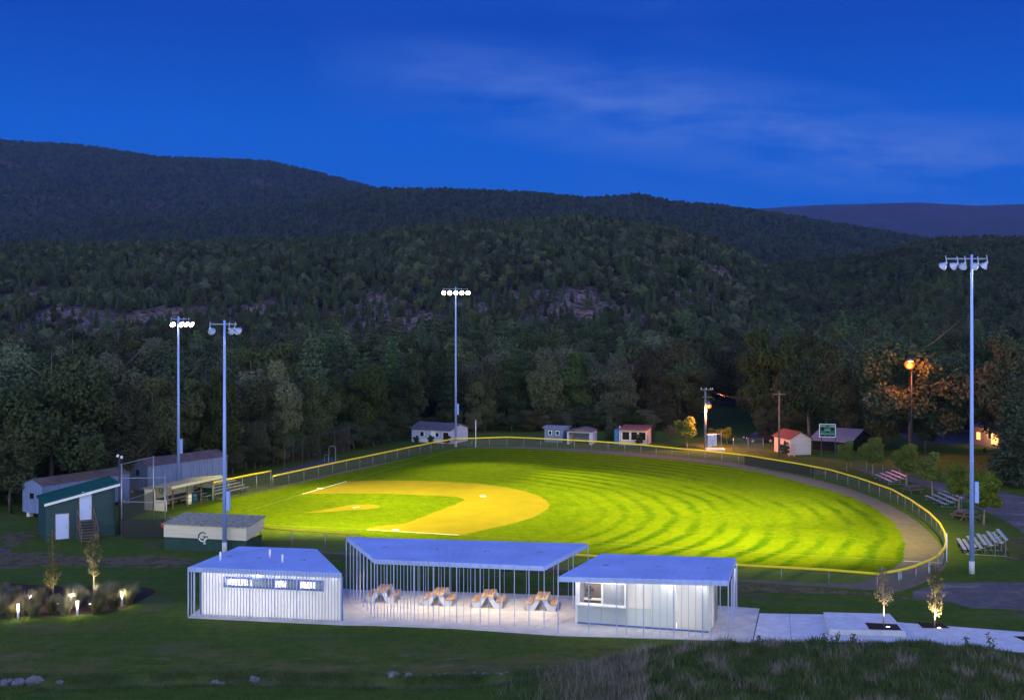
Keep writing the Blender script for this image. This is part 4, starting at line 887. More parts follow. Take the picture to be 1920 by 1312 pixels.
sheet('far_parking', [at(1330,262), at(1430,258), at(1440,240), at(1345,244)], m_asph, .008)
m_upole = M('pale_pole', (.15,.145,.17), .7, 0, .15)
# utility pole with sodium lamp, transformer, cabinet
q = P(1322.5,842); up = thing('utility_pole', 'pale utility pole with crossarms and an orange street lamp', 'utility pole', q)
b = MB(); b.tube(q, q+UP*8.4, .20, .15, 10); b.build('pole', m_upole, up, True)
b = MB(); b.box((q.x+.2,q.y-.15,8.2), (1.7,.12,.14)); b.box((q.x+.2,q.y-.15,7.2), (1.3,.12,.12)); b.build('crossarm', m_lumber, up)
for s in (-.6,.1,.7,.95):
    b = MB(); b.lathe(V((q.x+s,q.y-.15,8.28)), UP, [(0,.05),(.05,.08),(.12,.05),(.18,.03)], 8, 0, True); b.build('insulator', m_white, up)
b = MB(); b.path([q+UP*6.6, q+V((.2,-.3,6.75)), q+V((.35,-.6,6.5))], .04, 6); b.build('lamp_arm', m_galv, up)
b = MB(); c = q+V((.36,-.62,6.05)); b.lathe(c+UP*.1, UP, [(0,.40),(.12,.34),(.3,.16),(.42,.1)], 14, 0, True); hd = b.build('lamp_head', m_galv, up)
b = MB(); b.lathe(c, UP, [(-.40,.05),(-.34,.26),(-.12,.40),(.095,.38)], 14, 0, True); b.build('lamp_globe', m_globe, hd, True); b = MB(); b.lathe(c-UP*.12, UP, [(-.2,.02),(-.12,.16),(0,.21),(.12,.16),(.2,.02)], 12); b.build('bulb', m_bulb, hd, True)
point('street_lamp_glow', c-UP*.55, 9500, (1,.30,.10), .2)
q = P(1338,843.5); ub = thing('utility_cabinet', 'pale blue utility cabinets and meters on a slab beside the utility pole', 'cabinet', q)
b = MB(); b.box((q.x+.2,q.y,.1), (2.5,1.6,.2)); b.build('slab', m_conc2, ub)
b = MB(); b.box((q.x-.55,q.y,1.25), (.55,.5,1.7)); b.box((q.x+.1,q.y,1.4), (.6,.5,1.6)); b.build('cabinet_body', M('cabinet_paint', (.42,.52,.62), .5), ub, False, .02)
for s in (-.55,.1): b = MB(); b.box((q.x+s,q.y-.26,1.35), (.42,.018,1.3)); b.build('cabinet_door', m_houseblue, ub)
b = MB(); b.tube(V((q.x-1.05,q.y,0)), V((q.x-1.05,q.y,2.3)), .06); b.tube(V((q.x+1.05,q.y,0)), V((q.x+1.05,q.y,2.6)), .05); b.tube(V((q.x-1.05,q.y,2.2)), V((q.x+1.05,q.y,2.2)), .04); b.build('conduit_frame', m_galv, ub)
for px, D, h, lb in ((1461,152,8.6,'dark bare utility pole left of the small house with the red roof'),(1384,232,9.5,'dark utility pole beside the far meadow')):
    q = at_(px,D); t = thing('utility_pole', lb, 'utility pole', q); b = MB(); b.tube(q, q+UP*h, .14, .10, 8); b.build('pole', m_lumber, t, True); b = MB(); b.box((q.x,q.y,h-.4), (1.6,.1,.12)); b.build('crossarm', m_lumber, t)
# large sodium street lamp on the right
q = at_(1709,151.5); c = PD(1701,682,151.5); sl = thing('street_lamp', 'tall street lamp glowing bright orange among the dark trees at right', 'street lamp', q)
b = MB(); b.tube(q, V((q.x,q.y,c.z+.6)), .14, .09, 10); b.build('pole', m_dark, sl, True)
b = MB(); b.path([V((q.x,q.y,c.z+.4)), V((q.x-.4,q.y-.5,c.z+.75)), V((c.x,c.y-.9,c.z+.62))], .05, 6); b.build('lamp_arm', m_galv, sl)
c = V((c.x,c.y-.9,c.z)); b = MB(); b.lathe(c+UP*.30, UP, [(0,.56),(.14,.5),(.34,.22)], 16, 0, True); hd = b.build('lamp_head', m_galv, sl)
b = MB(); b.lathe(c, UP, [(-.66,.05),(-.58,.3),(-.38,.52),(-.1,.62),(.29,.55)], 18, 0, True); b.build('lamp_globe', m_globe, hd, True); b = MB(); b.lathe(c-UP*.18, UP, [(-.36,.03),(-.24,.28),(0,.38),(.24,.28),(.36,.03)], 14); b.build('bulb', m_bulb, hd, True)
point('street_lamp_glow', c-V((0,.85,.0)), 5200, (1,.18,.012), .3)
wr = MB()
for dz in (0,.25):
    a_, b_ = at(1322.5,161)+V((.2,-.15,8.2+dz*.4)), at_(1461,152)+V((0,0,8.2+dz)); wr.path([a_.lerp(b_,k/12)-V((0,0,.9*4*(k/12)*(1-k/12))) for k in range(13)], .014, 4)
tag(wr.build('power_line', m_dark), 'thin dark power lines sagging between the two utility poles', 'power line')
# car
def car(q, rz, label, col):
    m = Matrix.Rotation(rz, 3, 'Z'); t = thing('parked_car', label, 'car', q); T = lambda x, y, z: q+m@V((x,y,z))
    body = [(-2.1,.35),(-2.15,.75),(-2.0,.95),(-.9,1.0),(-.3,1.45),(1.1,1.48),(1.75,1.05),(2.1,.95),(2.15,.45),(2.05,.3)]
    b = MB(); b.prism([T(x,-.85,z) for x, z in body], m@V((0,1.7,0))); b.build('body', M('car_paint', col, .25, .2, .04), t, False, .05)
    b = MB(); b.prism([T(x,-.858,z) for x, z in [(-.75,1.03),(-.25,1.4),(1.0,1.42),(1.45,1.05)]], m@V((0,.006,0))); b.build('window', m_void, t)
    b = MB(); b.prism([T(x,-.7,z) for x, z in [(-.93,1.03),(-.36,1.45),(-.40,1.47),(-.97,1.05)]], m@V((0,1.4,0))); b.build('windscreen', m_void, t)
    for x in (-1.35,1.35):
        for y in (-.86,.70):
            b = MB(); b.tube(T(x,y,.32), T(x,y+.18,.32), .32, None, 16); w = b.build('wheel', m_black, t); b = MB(); b.tube(T(x,y-.006,.32), T(x,y+.1,.32), .19, None, 12); b.build('rim', m_alu, w)
    for y in (-.7,.45):
        b = MB(); b.obox(T(-2.17,y,.68), m@V((.05,0,0)), m@V((0,.25,0)), UP*.15); b.build('headlight', m_sign, t)
car(at_(1424,170), .15, 'dark car parked by the chain link pen left of the small house', (.02,.022,.03))
fence('bare chain link pen fence beside the parked car', [(1375,820.5),(1399,820.5),(1431,821)], 1.9, 2.2, .04, False, 'plain chain link fences')
fence('plain chain link fence in front of the road behind the round trees', [(1596,862),(1650,870),(1720,880)], 1.2, 2.6, .03, False, 'plain chain link fences')
# ------------------------------------------------------------------ garden bed: path lights
def path_light(p, lb, h=.75, e=85):
    t = thing('path_light', lb, 'path light', p, 'path lights in the garden bed')
    b = MB(); b.lathe(p, UP, [(0,.07),(h,.07)], 12, 0, True); b.build('post', m_white, t, True)
    b = MB(); b.lathe(p+UP*(h+.002), UP, [(0,.065),(.14,.065)], 12, 0, True); b.build('lamp', m_lamp_path, t)
    b = MB(); b.lathe(p+UP*(h+.143), UP, [(0,.11),(.03,.11),(.07,.03)], 12, 0, True); b.build('cap', m_white, t)
    for a in (.5,2.6,4.7): point('path_lamp', p+V((math.cos(a)*.14,math.sin(a)*.14,h+.07)), e/3, (1,.78,.62), .05)
for (px,py),lb in zip(((34,1160),(57,1143),(133,1140),(145,1154),(228.5,1136)),('white path light nearest the left edge of the photo','white path light among grasses behind the leftmost one','white path light half hidden by the pale lit grass','bright white path light in front of the pale lit grass','white path light at the right end of the garden bed')):
    path_light(P(px,py,.01), lb)
# pale stones in the swale
ST = [(13,1281,.30,'grey boulder in the swale at the left edge'),(36,1281,.30,'large pale boulder at the left end of the swale'),(64,1280,.32,'pale pointed boulder right of the largest one'),(113,1281,.17,'small dull stone beside the left boulders'),(404,1277,.19,'pale flat stone alone in the swale'),(416,1277.5,.16,'small pale stone touching the flat one'),(477,1275,.22,'round pale stone below the left building'),(735,1274,.25,'long pale stone left of the row of stones'),(765,1273.5,.18,'small pale stone beside the long one')]
for px in (806,822,834,841,872,877,889,907,914,932,939,949): ST.append((px, 1271.5+random.uniform(-1.5,1.5), random.uniform(.06,.12), 'small pale stone in the row of stones along the swale'))
for i, (px,py,s,lb) in enumerate(ST):
    q = P(px,py,-.2); q.z = float(ground_h(np.array([q.x]),np.array([q.y]))[0])-.02; rng = np.random.default_rng(i); bm = MB(); n1, n2 = 9, 6; vs = []
    for a in range(n2+1):
        for k in range(n1):
            th = PI*a/n2; ph = 2*PI*k/n1; r = s*(1+.28*math.sin(3*ph+i)*math.sin(th)+rng.uniform(-.22,.22)); vs.append(q+V((r*math.sin(th)*math.cos(ph)*1.25, r*math.sin(th)*math.sin(ph), r*math.cos(th)*.72+s*.35)))
    bm.add(vs, [(a*n1+k, (a+1)*n1+k, (a+1)*n1+(k+1)%n1, a*n1+(k+1)%n1) for a in range(n2) for k in range(n1)]); tag(bm.build('stone', m_rock), lb, 'stone', 'pale stones in the swale')
# ------------------------------------------------------------------ vegetation
def cards(c, s, rng, up=.35, out=None):
    n = len(c); nr = rng.normal(size=(n,3)); nr[:,2] += up*2
    if out is not None: nr += out*1.1
    nr /= np.linalg.norm(nr, axis=1)[:,None]; t = rng.normal(size=(n,3)); u = np.cross(nr, t); u /= np.linalg.norm(u, axis=1)[:,None]; w = np.cross(nr, u)
    s = (s*rng.uniform(.6,1.35,n))[:,None]; w = w*.72
    vs = np.stack([c-u*s*.5-w*s*.2, c+w*s*.5-u*s*.1, c+u*s*.55+w*s*.1, c-w*s*.5+u*s*.15], 1).reshape(-1,3)
    return vs, np.arange(4*n).reshape(n,4)
def broad_pts(rng, H, rad, base, n, nl=22, flat=.8):
    """leaf centres on the outside of many lobes packed in an uneven crown"""
    cs = []; out = []; cz = (H+base)/2; hz = (H-base)/2
    L = rng.normal(size=(nl,3)); L /= np.linalg.norm(L,axis=1)[:,None]; L *= rng.uniform(.30,.86,(nl,1))
    lr = rng.uniform(.22,.42,nl)*rad; sc = rng.uniform(.85,1.15,2)
    for i in range(nl):
        k = int(n*lr[i]**2/np.sum(lr**2)); d = rng.normal(size=(k,3)); d /= np.linalg.norm(d,axis=1)[:,None]
        r = lr[i]*rng.uniform(.35,1,(k,1))**.35*(1+.22*np.sin(d[:,:1]*5+i)*np.cos(d[:,1:2]*6))
        taper = 1-.25*max(0, L[i,2]); c = np.array([L[i,0]*rad*taper*sc[0], L[i,1]*rad*taper*sc[1], cz+L[i,2]*(hz-lr[i]*flat*.55)])
        cs.append(c+d*r*np.array([1,1,flat])); out.append(d)
    return np.concatenate(cs), np.concatenate(out)
def pine_pts(rng, H, rad, base, n, layers=15):
    cs = []
    for i in range(layers):
        t = i/(layers-1); z = base+(H-base)*t**.92; r = rad*(1-t)**.75*rng.uniform(.75,1.1)+.25; nb = max(4, int(9*(1-t)+4))
        for k in range(nb):
            a = 2*PI*k/nb+rng.uniform(-.4,.4); ln = r*rng.uniform(.65,1.08); m = max(3, int(n*ln/(layers*rad*.55*8)))
            s = rng.uniform(.18,1,m); off = rng.normal(size=(m,3))*np.array([.16,.16,.09])*rad*.55
            cs.append(np.stack([np.cos(a)*ln*s, np.sin(a)*ln*s, z-.22*ln*s**1.4+.1*ln], 1)+off)
    return np.concatenate(cs)
def trunk_mb(H, base, r, seed, limbs=7, spread=.6):
    rng = random.Random(seed); b = MB(); pts = []; x = y = 0
    for i in range(7):
        t = i/6; pts.append(V((x,y,H*.88*t-.15*(i==0)))); x += rng.uniform(-.15,.15); y += rng.uniform(-.15,.15)
    b.path(pts, [r*(1.35 if i == 0 else 1-.85*i/6) for i in range(7)], 8)
    for k in range(limbs):
        t = rng.uniform(.25,.8); p = pts[0].lerp(pts[-1], t); a = rng.uniform(0,2*PI); ln = (H-base)*rng.uniform(.2,.34)*spread*1.6
        e = p+V((math.cos(a)*ln,math.sin(a)*ln,ln*rng.uniform(.5,1.1))); m = p.lerp(e,.5)+V((0,0,-.06*ln)); b.path([p,m,e], [r*.42*(1-t*.5),r*.28*(1-t*.5),.02], 6)
    return b
LF = [leaf_mat('leaf_broad', (.040,.058,.020), (.090,.110,.040), .3, .35), leaf_mat('leaf_broad_pale', (.085,.115,.048), (.15,.175,.080), .25, .4), leaf_mat('leaf_pine', (.045,.072,.032), (.095,.13,.056), .12, .5), leaf_mat('leaf_olive', (.085,.09,.036), (.15,.15,.06), .25, .4)]
KINDS = {}
def proto(key, kind, H, rad, base, n, leaf, mat, seed, tr=.22, limbs=7):
    rng = np.random.default_rng(seed)
    if kind == 'broad': c, o = broad_pts(rng, H, rad, base, n, 26); v, q = cards(c, leaf, rng, .3, o)
    else: c = pine_pts(rng, H, rad, base, n); v, q = cards(c, leaf, rng, .55)
    KINDS[key] = (v, q, mat, trunk_mb(H, base, tr, seed, limbs if kind == 'broad' else 0), H)
for i in range(4): proto('broad%d' % i, 'broad', 14, [4.6,5.2,4.2,5.0][i], [.5,.4,.7,.9][i], 19000, .32, LF[0], 20+i)
for i in range(2): proto('pale%d' % i, 'broad', 13, [4.4,5.0][i], .4, 18000, .31, LF[1], 40+i)
for i in range(3): proto('pine%d' % i, 'pine', 15, [3.0,3.4,2.5][i], [.8,1.2,5.0][i], 14000, .33, LF[2], 60+i, .2)
proto('olive0', 'broad', 12, 4.6, .4, 17000, .31, LF[3], 80)
MADE = {}
def tree(key, loc, h, label, group=None, cat='tree', name='tree', wid=1., rz=0., trunk_mat=None):
    v, q, mat, tb, H = KINDS[key]; s = h/H
    if key in MADE:
        r = copy_tree(MADE[key], loc, rz, label, None, (s*wid,s*wid,s)); 
    else:
        r = thing(name, label, cat, V((0,0,0))); tb.build('trunk', trunk_mat or m_bark, r, True); np_mesh('crown', v, q, mat, r); MADE[key] = r
        r.location = loc; r.rotation_euler = (0,0,rz); r.scale = (s*wid,s*wid,s)
    r.name = name; r['label'] = label; r['category'] = cat
    if 'group' in r.keys(): del r['group']
    if group: r['group'] = group
    return r
def tree_px(key, px, D, top, label, wid=1., name='tree', group=None, rz=None):
    q = at(px, D); h = HC-(top-YH)*D/F; return tree(key, q, h, label, group, 'tree', name, wid, random.uniform(0,6) if rz is None else rz)
# key trees one can point to
tree_px('broad1', 95, 114, 618, 'huge dark broadleaf tree at the left, tallest above the grey trailer', 1.0, 'broadleaf_tree')
tree_px('broad0', 215, 121, 700, 'rounded dark tree rising behind the press box roof', .95, 'broadleaf_tree')
tree_px('broad2', 20, 109, 770, 'dark tree cut by the left edge of the photo', 1.2, 'broadleaf_tree')
tree_px('broad3', 285, 129, 690, 'dark broadleaf tree left of the pole with four bright lamps', .85, 'broadleaf_tree')
tree_px('pale0', 385, 138, 668, 'bluish green tree behind the pole of the near dugout', .85, 'broadleaf_tree')
tree_px('pale1', 513, 147, 664, 'pale conical tree standing out left of the dark pines', .72, 'broadleaf_tree')
tree_px('pine0', 600, 160, 690, 'dark pine behind the batting cage', 1.15, 'pine_tree')
tree_px('pine1', 700, 172, 700, 'dark pine left of the white house', 1.1, 'pine_tree')
tree_px('olive0', 478, 141, 775, 'low olive tree at the left end of the batting cage', .9, 'broadleaf_tree')
tree_px('broad0', 897, 188, 690, 'broad dark tree just right of the far floodlight pole', .9, 'broadleaf_tree')
tree_px('broad1', 1275, 205, 605, 'tall dark tree with visible trunk behind the utility pole', .8, 'broadleaf_tree')
tree_px('broad2', 1440, 182, 600, 'tall dark tree left of the scoreboard, over the small house', .95, 'broadleaf_tree')
tree_px('broad3', 1519, 158, 607, 'very tall dark tree whose trunk stands beside the scoreboard', .85, 'broadleaf_tree')
tree_px('broad1', 1620, 172, 600, 'large dark tree right of the scoreboard, left of the orange lamp', .85, 'broadleaf_tree')
tree_px('broad0', 1775, 176, 640, 'dark tree between the orange lamp and the right floodlight pole', .85, 'broadleaf_tree')
tree_px('broad1', 1709, 156.5, 590, 'tree added behind the street lamp, its lit leaves imitating the orange glow', 1.15, 'broadleaf_tree', None, 1.0)  # added tree: leaves lit at close range stand in for the lamp's glow
tree_px('olive0', 1655, 161, 735, 'olive tree in front of the parking lot, below the orange lamp', .95, 'broadleaf_tree')
tree_px('broad2', 1735, 158, 745, 'low dark tree just below and right of the orange lamp', 1.1, 'broadleaf_tree')
tree_px('broad0', 1590, 170, 690, 'dark tree right behind the scoreboard', .9, 'broadleaf_tree')
tree_px('pine1', 1905, 126, 700, 'dark spruce at the right edge of the photo', 1.2, 'pine_tree')
tree_px('broad3', 1880, 150, 610, 'big dark tree behind the right edge floodlight pole', .9, 'broadleaf_tree')
for px, D, top, lb in ((1066,183,771,'young slender tree between the carport and the pale trailer'),(1143,174,771,'young slender tree left of the pinkish hut'),(1222,172,782,'young slender tree right of the pinkish hut')): tree_px('pine0', px, D, top, lb, .95, 'young_tree', 'young trees beyond the outfield fence')
tree_px('pale0', 1258, 174, 790, 'dull green shrub tree between the hut and the orange tree', .9, 'small_tree')
for px, D, top, lb in ((780,167.5,815,'low dark shrub at the left end of the white house'),(808,167,814,'low dark shrub in front of the white house windows'),(838,166,812,'low dark shrub under the far floodlight pole'),(1199,165,812,'small dark bush in front of the pinkish hut'),(1470,152,826,'dark bush beside the pink wall of the small house'),(1846,157,838,'dark bush in front of the orange lit house')): tree_px('broad2', px, D, top, lb, 1.3, 'shrub')
# six clipped round trees along the fence
rng = np.random.default_rng(5); c, o = broad_pts(rng, 5, 1.65, .9, 9500, 34); v, q = cards(c, .155, rng, .3, o)
KINDS['round'] = (v, q, leaf_mat('leaf_round', (.090,.135,.015), (.165,.20,.028), .2, 1.2, .25), trunk_mb(4.2, 1.5, .09, 3, 5), 5.)
for px, by, top, w, lb in ((1588,884,819,.88,'smallest round tree, leftmost of the row of six'),(1636,891,812,1.0,'second round tree from the left in the row, by the left bleachers'),(1700,910,824,1.05,'third round tree from the left, behind the dark picnic table'),(1749,928,838,1.0,'fourth round tree from the left, behind the middle bleachers'),(1797,958,857,1.0,'fifth round tree from the left, just left of the tall floodlight pole'),(1844,984,876,1.0,'round tree nearest the viewer, right of the tall floodlight pole')):
    q = P(px,by); h = (by-top)/F*q.y; tree('round', q, h, lb, 'round trees along the fence', 'tree', 'round_tree', w, random.uniform(0,6), m_palebark)
for px, D, top, lb, w in ((1289,162,774,'small tree lit orange left of the utility pole',1.1),(1336,172,800,'low shrub tree lit orange just right of the utility pole',1.5),(1364,168,797,'round shrub tree lit orange by the pen fence',1.5)): tree_px('round', px, D, top, lb, w, 'small_tree', 'orange lit small trees')
# uplit young trees near the patio and in the garden bed
def sapling(base, h, label, group, crown, rad, seed, nleaf, leaf=.10, name='sapling', cm=None, prof=None):
    t = thing(name, label, 'tree', base, group); rng = np.random.default_rng(seed); rr = random.Random(seed)
    b = MB(); top = base+V((rr.uniform(-.08,.08),0,h)); b.path([base-UP*.05, base.lerp(top,.4)+V((.03,0,0)), base.lerp(top,.75), top], [.045,.035,.022,.006], 7); tips = []
    for k in range(26):
        tt = crown+(1-crown)*(k+.5)/26*.93; p = base.lerp(top, tt); a = rr.uniform(0,2*PI); u = (tt-crown)/(1-crown); R_ = rad*(prof(u) if prof else (1-u*.75))
        ln = R_*rr.uniform(.6,1.05); e = p+V((math.cos(a)*ln*.8,math.sin(a)*ln*.8,ln*rr.uniform(.7,1.3))); b.path([p, p.lerp(e,.55)+V((0,0,-.03)), e], [.014,.010,.004], 5); tips.append((p,e))
    b.build('trunk', m_palebark, t, True)
    C = []
    for p, e in tips:
        m = max(4, int(nleaf/26*((e-p).length/rad+.35))); s = rng.uniform(.25,1.1,(m,1)); C.append(np.array(p)*(1-s)+np.array(e)*s+rng.normal(size=(m,3))*.055*(1+rad))
    C = np.concatenate(C)-np.array(base); v, q = cards(C, leaf, rng, .2); np_mesh('crown', v, q, cm, t); return t
lf_y = leaf_mat('leaf_sapling', (.20,.20,.06), (.34,.31,.13), .45, 2)
lf_r = leaf_mat('leaf_columnar', (.12,.13,.035), (.24,.20,.08), .35, 2)
sapling(P(1657,1172.5,.304), 3.4, 'sparse young tree growing in the raised concrete platform', 'uplit young trees by the terrace', .34, .75, 1, 1100, .085, 'sapling', lf_y, lambda u: .95-.7*u)
sapling(P(1752,1174.7,.014), 3.5, 'brightly uplit young tree in the terrace pit right of the platform', 'uplit young trees by the terrace', .16, .62, 2, 1500, .09, 'sapling', lf_y, lambda u: 1.0-.45*u)
sapling(at(1938,66.5,0), 3.0, 'young tree mostly cut by the right edge of the photo', 'uplit young trees by the terrace', .3, .7, 9, 900, .085, 'sapling', lf_y, lambda u: .9-.6*u)
sapling(P(99.5,1124), 4.6, 'columnar tree with a bare reddish tip in the garden bed', 'columnar trees in the garden bed', .12, .75, 3, 2400, .085, 'columnar_tree', lf_r, lambda u: max(.05, 1.0-1.75*u))
sapling(P(175.5,1127), 4.0, 'columnar tree with golden leaves and bare lower stem in the garden bed', 'columnar trees in the garden bed', .38, .55, 4, 1900, .085, 'columnar_tree', lf_r, lambda u: .55+.55*math.sin(min(1,u*1.2)*PI*.8))
def uplight(px, py, z, tgt, e, label, sz=75):
    p = P(px,py,z); t = thing('uplight', label, 'light', p, 'ground uplights'); b = MB(); b.lathe(p, UP, [(0,.15),(.05,.15),(.055,.12),(.03,.115)], 14); b.build('housing', m_dark, t, True)
    l = MB(); l.lathe(p+UP*.031, UP, [(0,.11),(.008,.105)], 14, 0, True); l.build('lens', m_lamp_path, t)
    L = bpy.data.lights.new('uplight_lamp', 'SPOT'); L.energy = e; L.color = (1,.80,.58); L.spot_size = R(sz); L.spot_blend = .6; L.shadow_soft_size = .08
    lo = bpy.data.objects.new('uplight_lamp', L); COL.objects.link(lo); lo.location = p+UP*.12+V((0,-.25,0)); lo.rotation_euler = (tgt-lo.location).to_track_quat('-Z', 'Y').to_euler()
uplight(1665,1175.5,.304, P(1657,1172.5,.3)+UP*2.3, 900, 'glowing ground light in the dark pit of the raised platform')
uplight(1761,1177.5,.014, P(1752,1174.7)+UP*1.7, 2300, 'glowing ground light at the foot of the brightest young tree')
uplight(108,1132,.01, P(99.5,1124)+UP*2.0, 900, 'ground light under the columnar tree with the bare tip', 60)
uplight(170,1133,.01, P(175.5,1127)+UP*3.0, 2000, 'ground light under the golden columnar tree', 50)
# ornamental grasses
def blades(n, base_r, h, spread, rng, w=.012, seg=2):
    a = rng.uniform(0,2*PI,n); r = base_r*np.sqrt(rng.uniform(0,1,n)); p0 = np.stack([np.cos(a)*r, np.sin(a)*r, np.zeros(n)], 1)
    a2 = a+rng.normal(0,.7,n); hh = h*rng.uniform(.55,1.1,n); ln = spread*rng.uniform(.2,1.1,n); d = np.stack([np.cos(a2), np.sin(a2), np.zeros(n)], 1)
    p1 = p0+d*(ln*.35)[:,None]+np.array([0,0,1])*(hh*.62)[:,None]; p2 = p0+d*ln[:,None]+np.array([0,0,1])*hh[:,None]
    s = np.stack([-np.sin(a2+.6), np.cos(a2+.6), np.zeros(n)], 1)*w
    vs = np.stack([p0-s, p0+s, p1+s*.8, p1-s*.8, p2+s*.15, p2-s*.15], 1).reshape(-1,3); i = np.arange(n)*6
    qs = np.concatenate([np.stack([i,i+1,i+2,i+3],1), np.stack([i+3,i+2,i+4,i+5],1)]); return vs, qs
m_grassblade = leaf_mat('ornamental_grass_blade', (.10,.11,.045), (.22,.20,.10), .3, 1)
gproto = None
GR = [(10,1132,.9),(0,1148,1.0),(20,1158,.8),(47,1150,1.15),(70,1135,.95),(62,1156,.8),(97,1148,.85),(122,1152,1.0),(140,1137,1.1),(133,1120,.8),(185,1140,1.0),(198,1128,1.1),(213,1142,.9),(180,1151,.8),(240,1132,1.0),(247,1120,.8),(218,1122,.9),(30,1122,.7),(5,1115,.7)]
for i, (px,py,s) in enumerate(GR):
    lb = 'clump of ornamental grass in the dark garden bed'; lit = {3:'tall pale grass clump glowing by the leftmost path lights',8:'tall grass clump lit between the two middle path lights',14:'grass clump lit beside the path light at the right end'}
    if gproto is None:
        gproto = thing('ornamental_grass', lb, 'grass clump', V((0,0,0)), 'ornamental grasses in the garden bed'); vs, qs = blades(420, .22, 1.15, .55, np.random.default_rng(3)); np_mesh('foliage', vs, qs, m_grassblade, gproto); r = gproto
    else: r = copy_tree(gproto)
    r['label'] = lit.get(i, lb); r.location = P(px,py,.01); r.rotation_euler = (0,0,i*1.7); r.scale = (s*1.15,s*1.15,s)
q = P(107,1134); bb = thing('shrub', 'low dark green shrub at the foot of the bare tipped tree', 'shrub', q); rng = np.random.default_rng(8); c, o = broad_pts(rng, .9, .5, .02, 900, 10); v, qq = cards(c, .09, rng, .3, o); np_mesh('foliage', v, qq, m_grassblade, bb)
b = MB(); q = P(19,1109); b.obox(q-V((.45,.2,0)), V((.85,.15,0)), V((-.1,.4,0)), UP*.12); b.obox(q-V((.2,.1,-.121)), V((.6,.1,0)), V((-.05,.25,0)), UP*.05); tag(b.build('tarp', M('folded_blue_tarp', (.14,.28,.5), .6), None, False, .03), 'folded pale blue tarp lying behind the garden bed at left', 'tarp')
# lawn blades and weeds, too many to count
rng = np.random.default_rng(12)
def field_blades(name, n, fx, mats, h, w, hfun, tall=None):
    x, y = fx(n); z = hfun(x, y); n = len(x)
    a = rng.uniform(0,2*PI,n); hh = h*rng.uniform(.5,1.3,n)*(tall(x,y) if tall is not None else 1); le = hh*rng.uniform(.1,.75,n)
    p = np.stack([x,y,z-.02],1); s = np.stack([np.cos(a),np.sin(a),np.zeros(n)],1)*(w*rng.uniform(.6,1.4,n))[:,None]; a2 = rng.uniform(0,2*PI,n)
    t = p+np.stack([np.cos(a2)*le,np.sin(a2)*le,hh],1); m = p*.45+t*.55-np.stack([np.cos(a2)*le*.2,np.sin(a2)*le*.2,0*hh],1)
    vs = np.stack([p-s,p+s,m+s*.7,m-s*.7,t+s*.12,t-s*.12],1).reshape(-1,3); i = np.arange(n)*6
    ob = np_mesh(name, vs, np.concatenate([np.stack([i,i+1,i+2,i+3],1),np.stack([i+3,i+2,i+4,i+5],1)]), mats); return tag(ob, kind='stuff')
def blade_mat(name, a, b, c):
    m, t, bs = newmat(name); v = t.co(); n1 = t.ramp(t.noise(.25, v, 5, .6), .35, .65); n2 = t.ramp(t.noise(9, v, 2), .35, .65); n4 = t.ramp(t.noise(1.3, v, 6, .72), .34, .66)
    t.link(t.mix(t.math('MULTIPLY', n4, .6), t.mix(t.math('MULTIPLY', n2, .6), t.mix(n1, a, b), c), mul(a, .6)), bs.inputs['Base Color']); bs.inputs['Roughness'].default_value = .8; bs.inputs['Specular IOR Level'].default_value = .03; return m
m_blade = blade_mat('lawn_blade', (.042,.120,.022), (.115,.145,.026), (.17,.155,.05))
lawn_extra(m_blade)
m_weed = blade_mat('weed_blade', (.045,.10,.024), (.085,.12,.036), (.13,.13,.065))
m_dry = blade_mat('dry_stalk', (.26,.22,.19), (.33,.28,.24), (.20,.17,.14))
def fx_lawn(n):
    y = rng.uniform(49.5, 72, n); x = rng.uniform(-1,1,n)*(y*.455+1); px = 960+F*x/y; py = YH+F*HC/y
    front = np.interp(px, [-100,352,640,1046,1410,2200], [1120,1158,1171,1191.5,1206,1235])
    k = (py > front+1.5) & ((np.abs(y-58.75-.3*np.sin(x*.35)) > .5) | (px > 1020) | (rng.uniform(0,1,len(x)) < .12)); return x[k], y[k]
field_blades('lawn_grass', 200000, fx_lawn, m_blade, .075, .012, ground_h)
bank = lambda x, y: np.clip(bank_h(x, y)/1.2, 0, 1)
def fx_bank(n):
    y = rng.uniform(47, 62.5, n); x = rng.uniform(-2, 31, n); k = (rng.uniform(0,1,n) < bank(x,y)**1.3+.02) & (bank_h(x,y) > .1); return x[k], y[k]
from mathutils import noise as MN
def patchy(f, sc, off, x, y): return np.array([MN.noise(V((a*sc+off,b*sc,0))) for a, b in zip(x, y)])
def fx_swale(n):
    x = rng.uniform(-27, 3, n); y = 58.9+.3*np.sin(x*.35)+rng.choice([-.85,.75,.75], n)+rng.normal(0,.28,n); k = patchy(0,.6,5,x,y)+rng.normal(0,.3,n) > -.1; return x[k], y[k]
from mathutils import noise as MN
def patchy(f, sc, off, x, y): return np.array([MN.noise(V((a*sc+off,b*sc,0))) for a, b in zip(x, y)])
field_blades('swale_grass', 26000, fx_swale, m_weed, .20, .013, ground_h)
field_blades('weed_cover', 190000, fx_bank, m_weed, .26, .014, ground_h, lambda x, y: np.clip(.85+1.3*patchy(0,.9,3,x,y),.25,2))
def fx_dry(n):
    x, y = fx_bank(n); k = patchy(0,.8,11,x,y)+rng.normal(0,.15,len(x)) > .30; k |= (np.abs(960+F*x/y-1110) < 105) & (y < 60.5) & (rng.uniform(0,1,len(x)) < .9); return x[k], y[k]
field_blades('dry_weeds', 95000, fx_dry, m_dry, .50, .0055, ground_h)
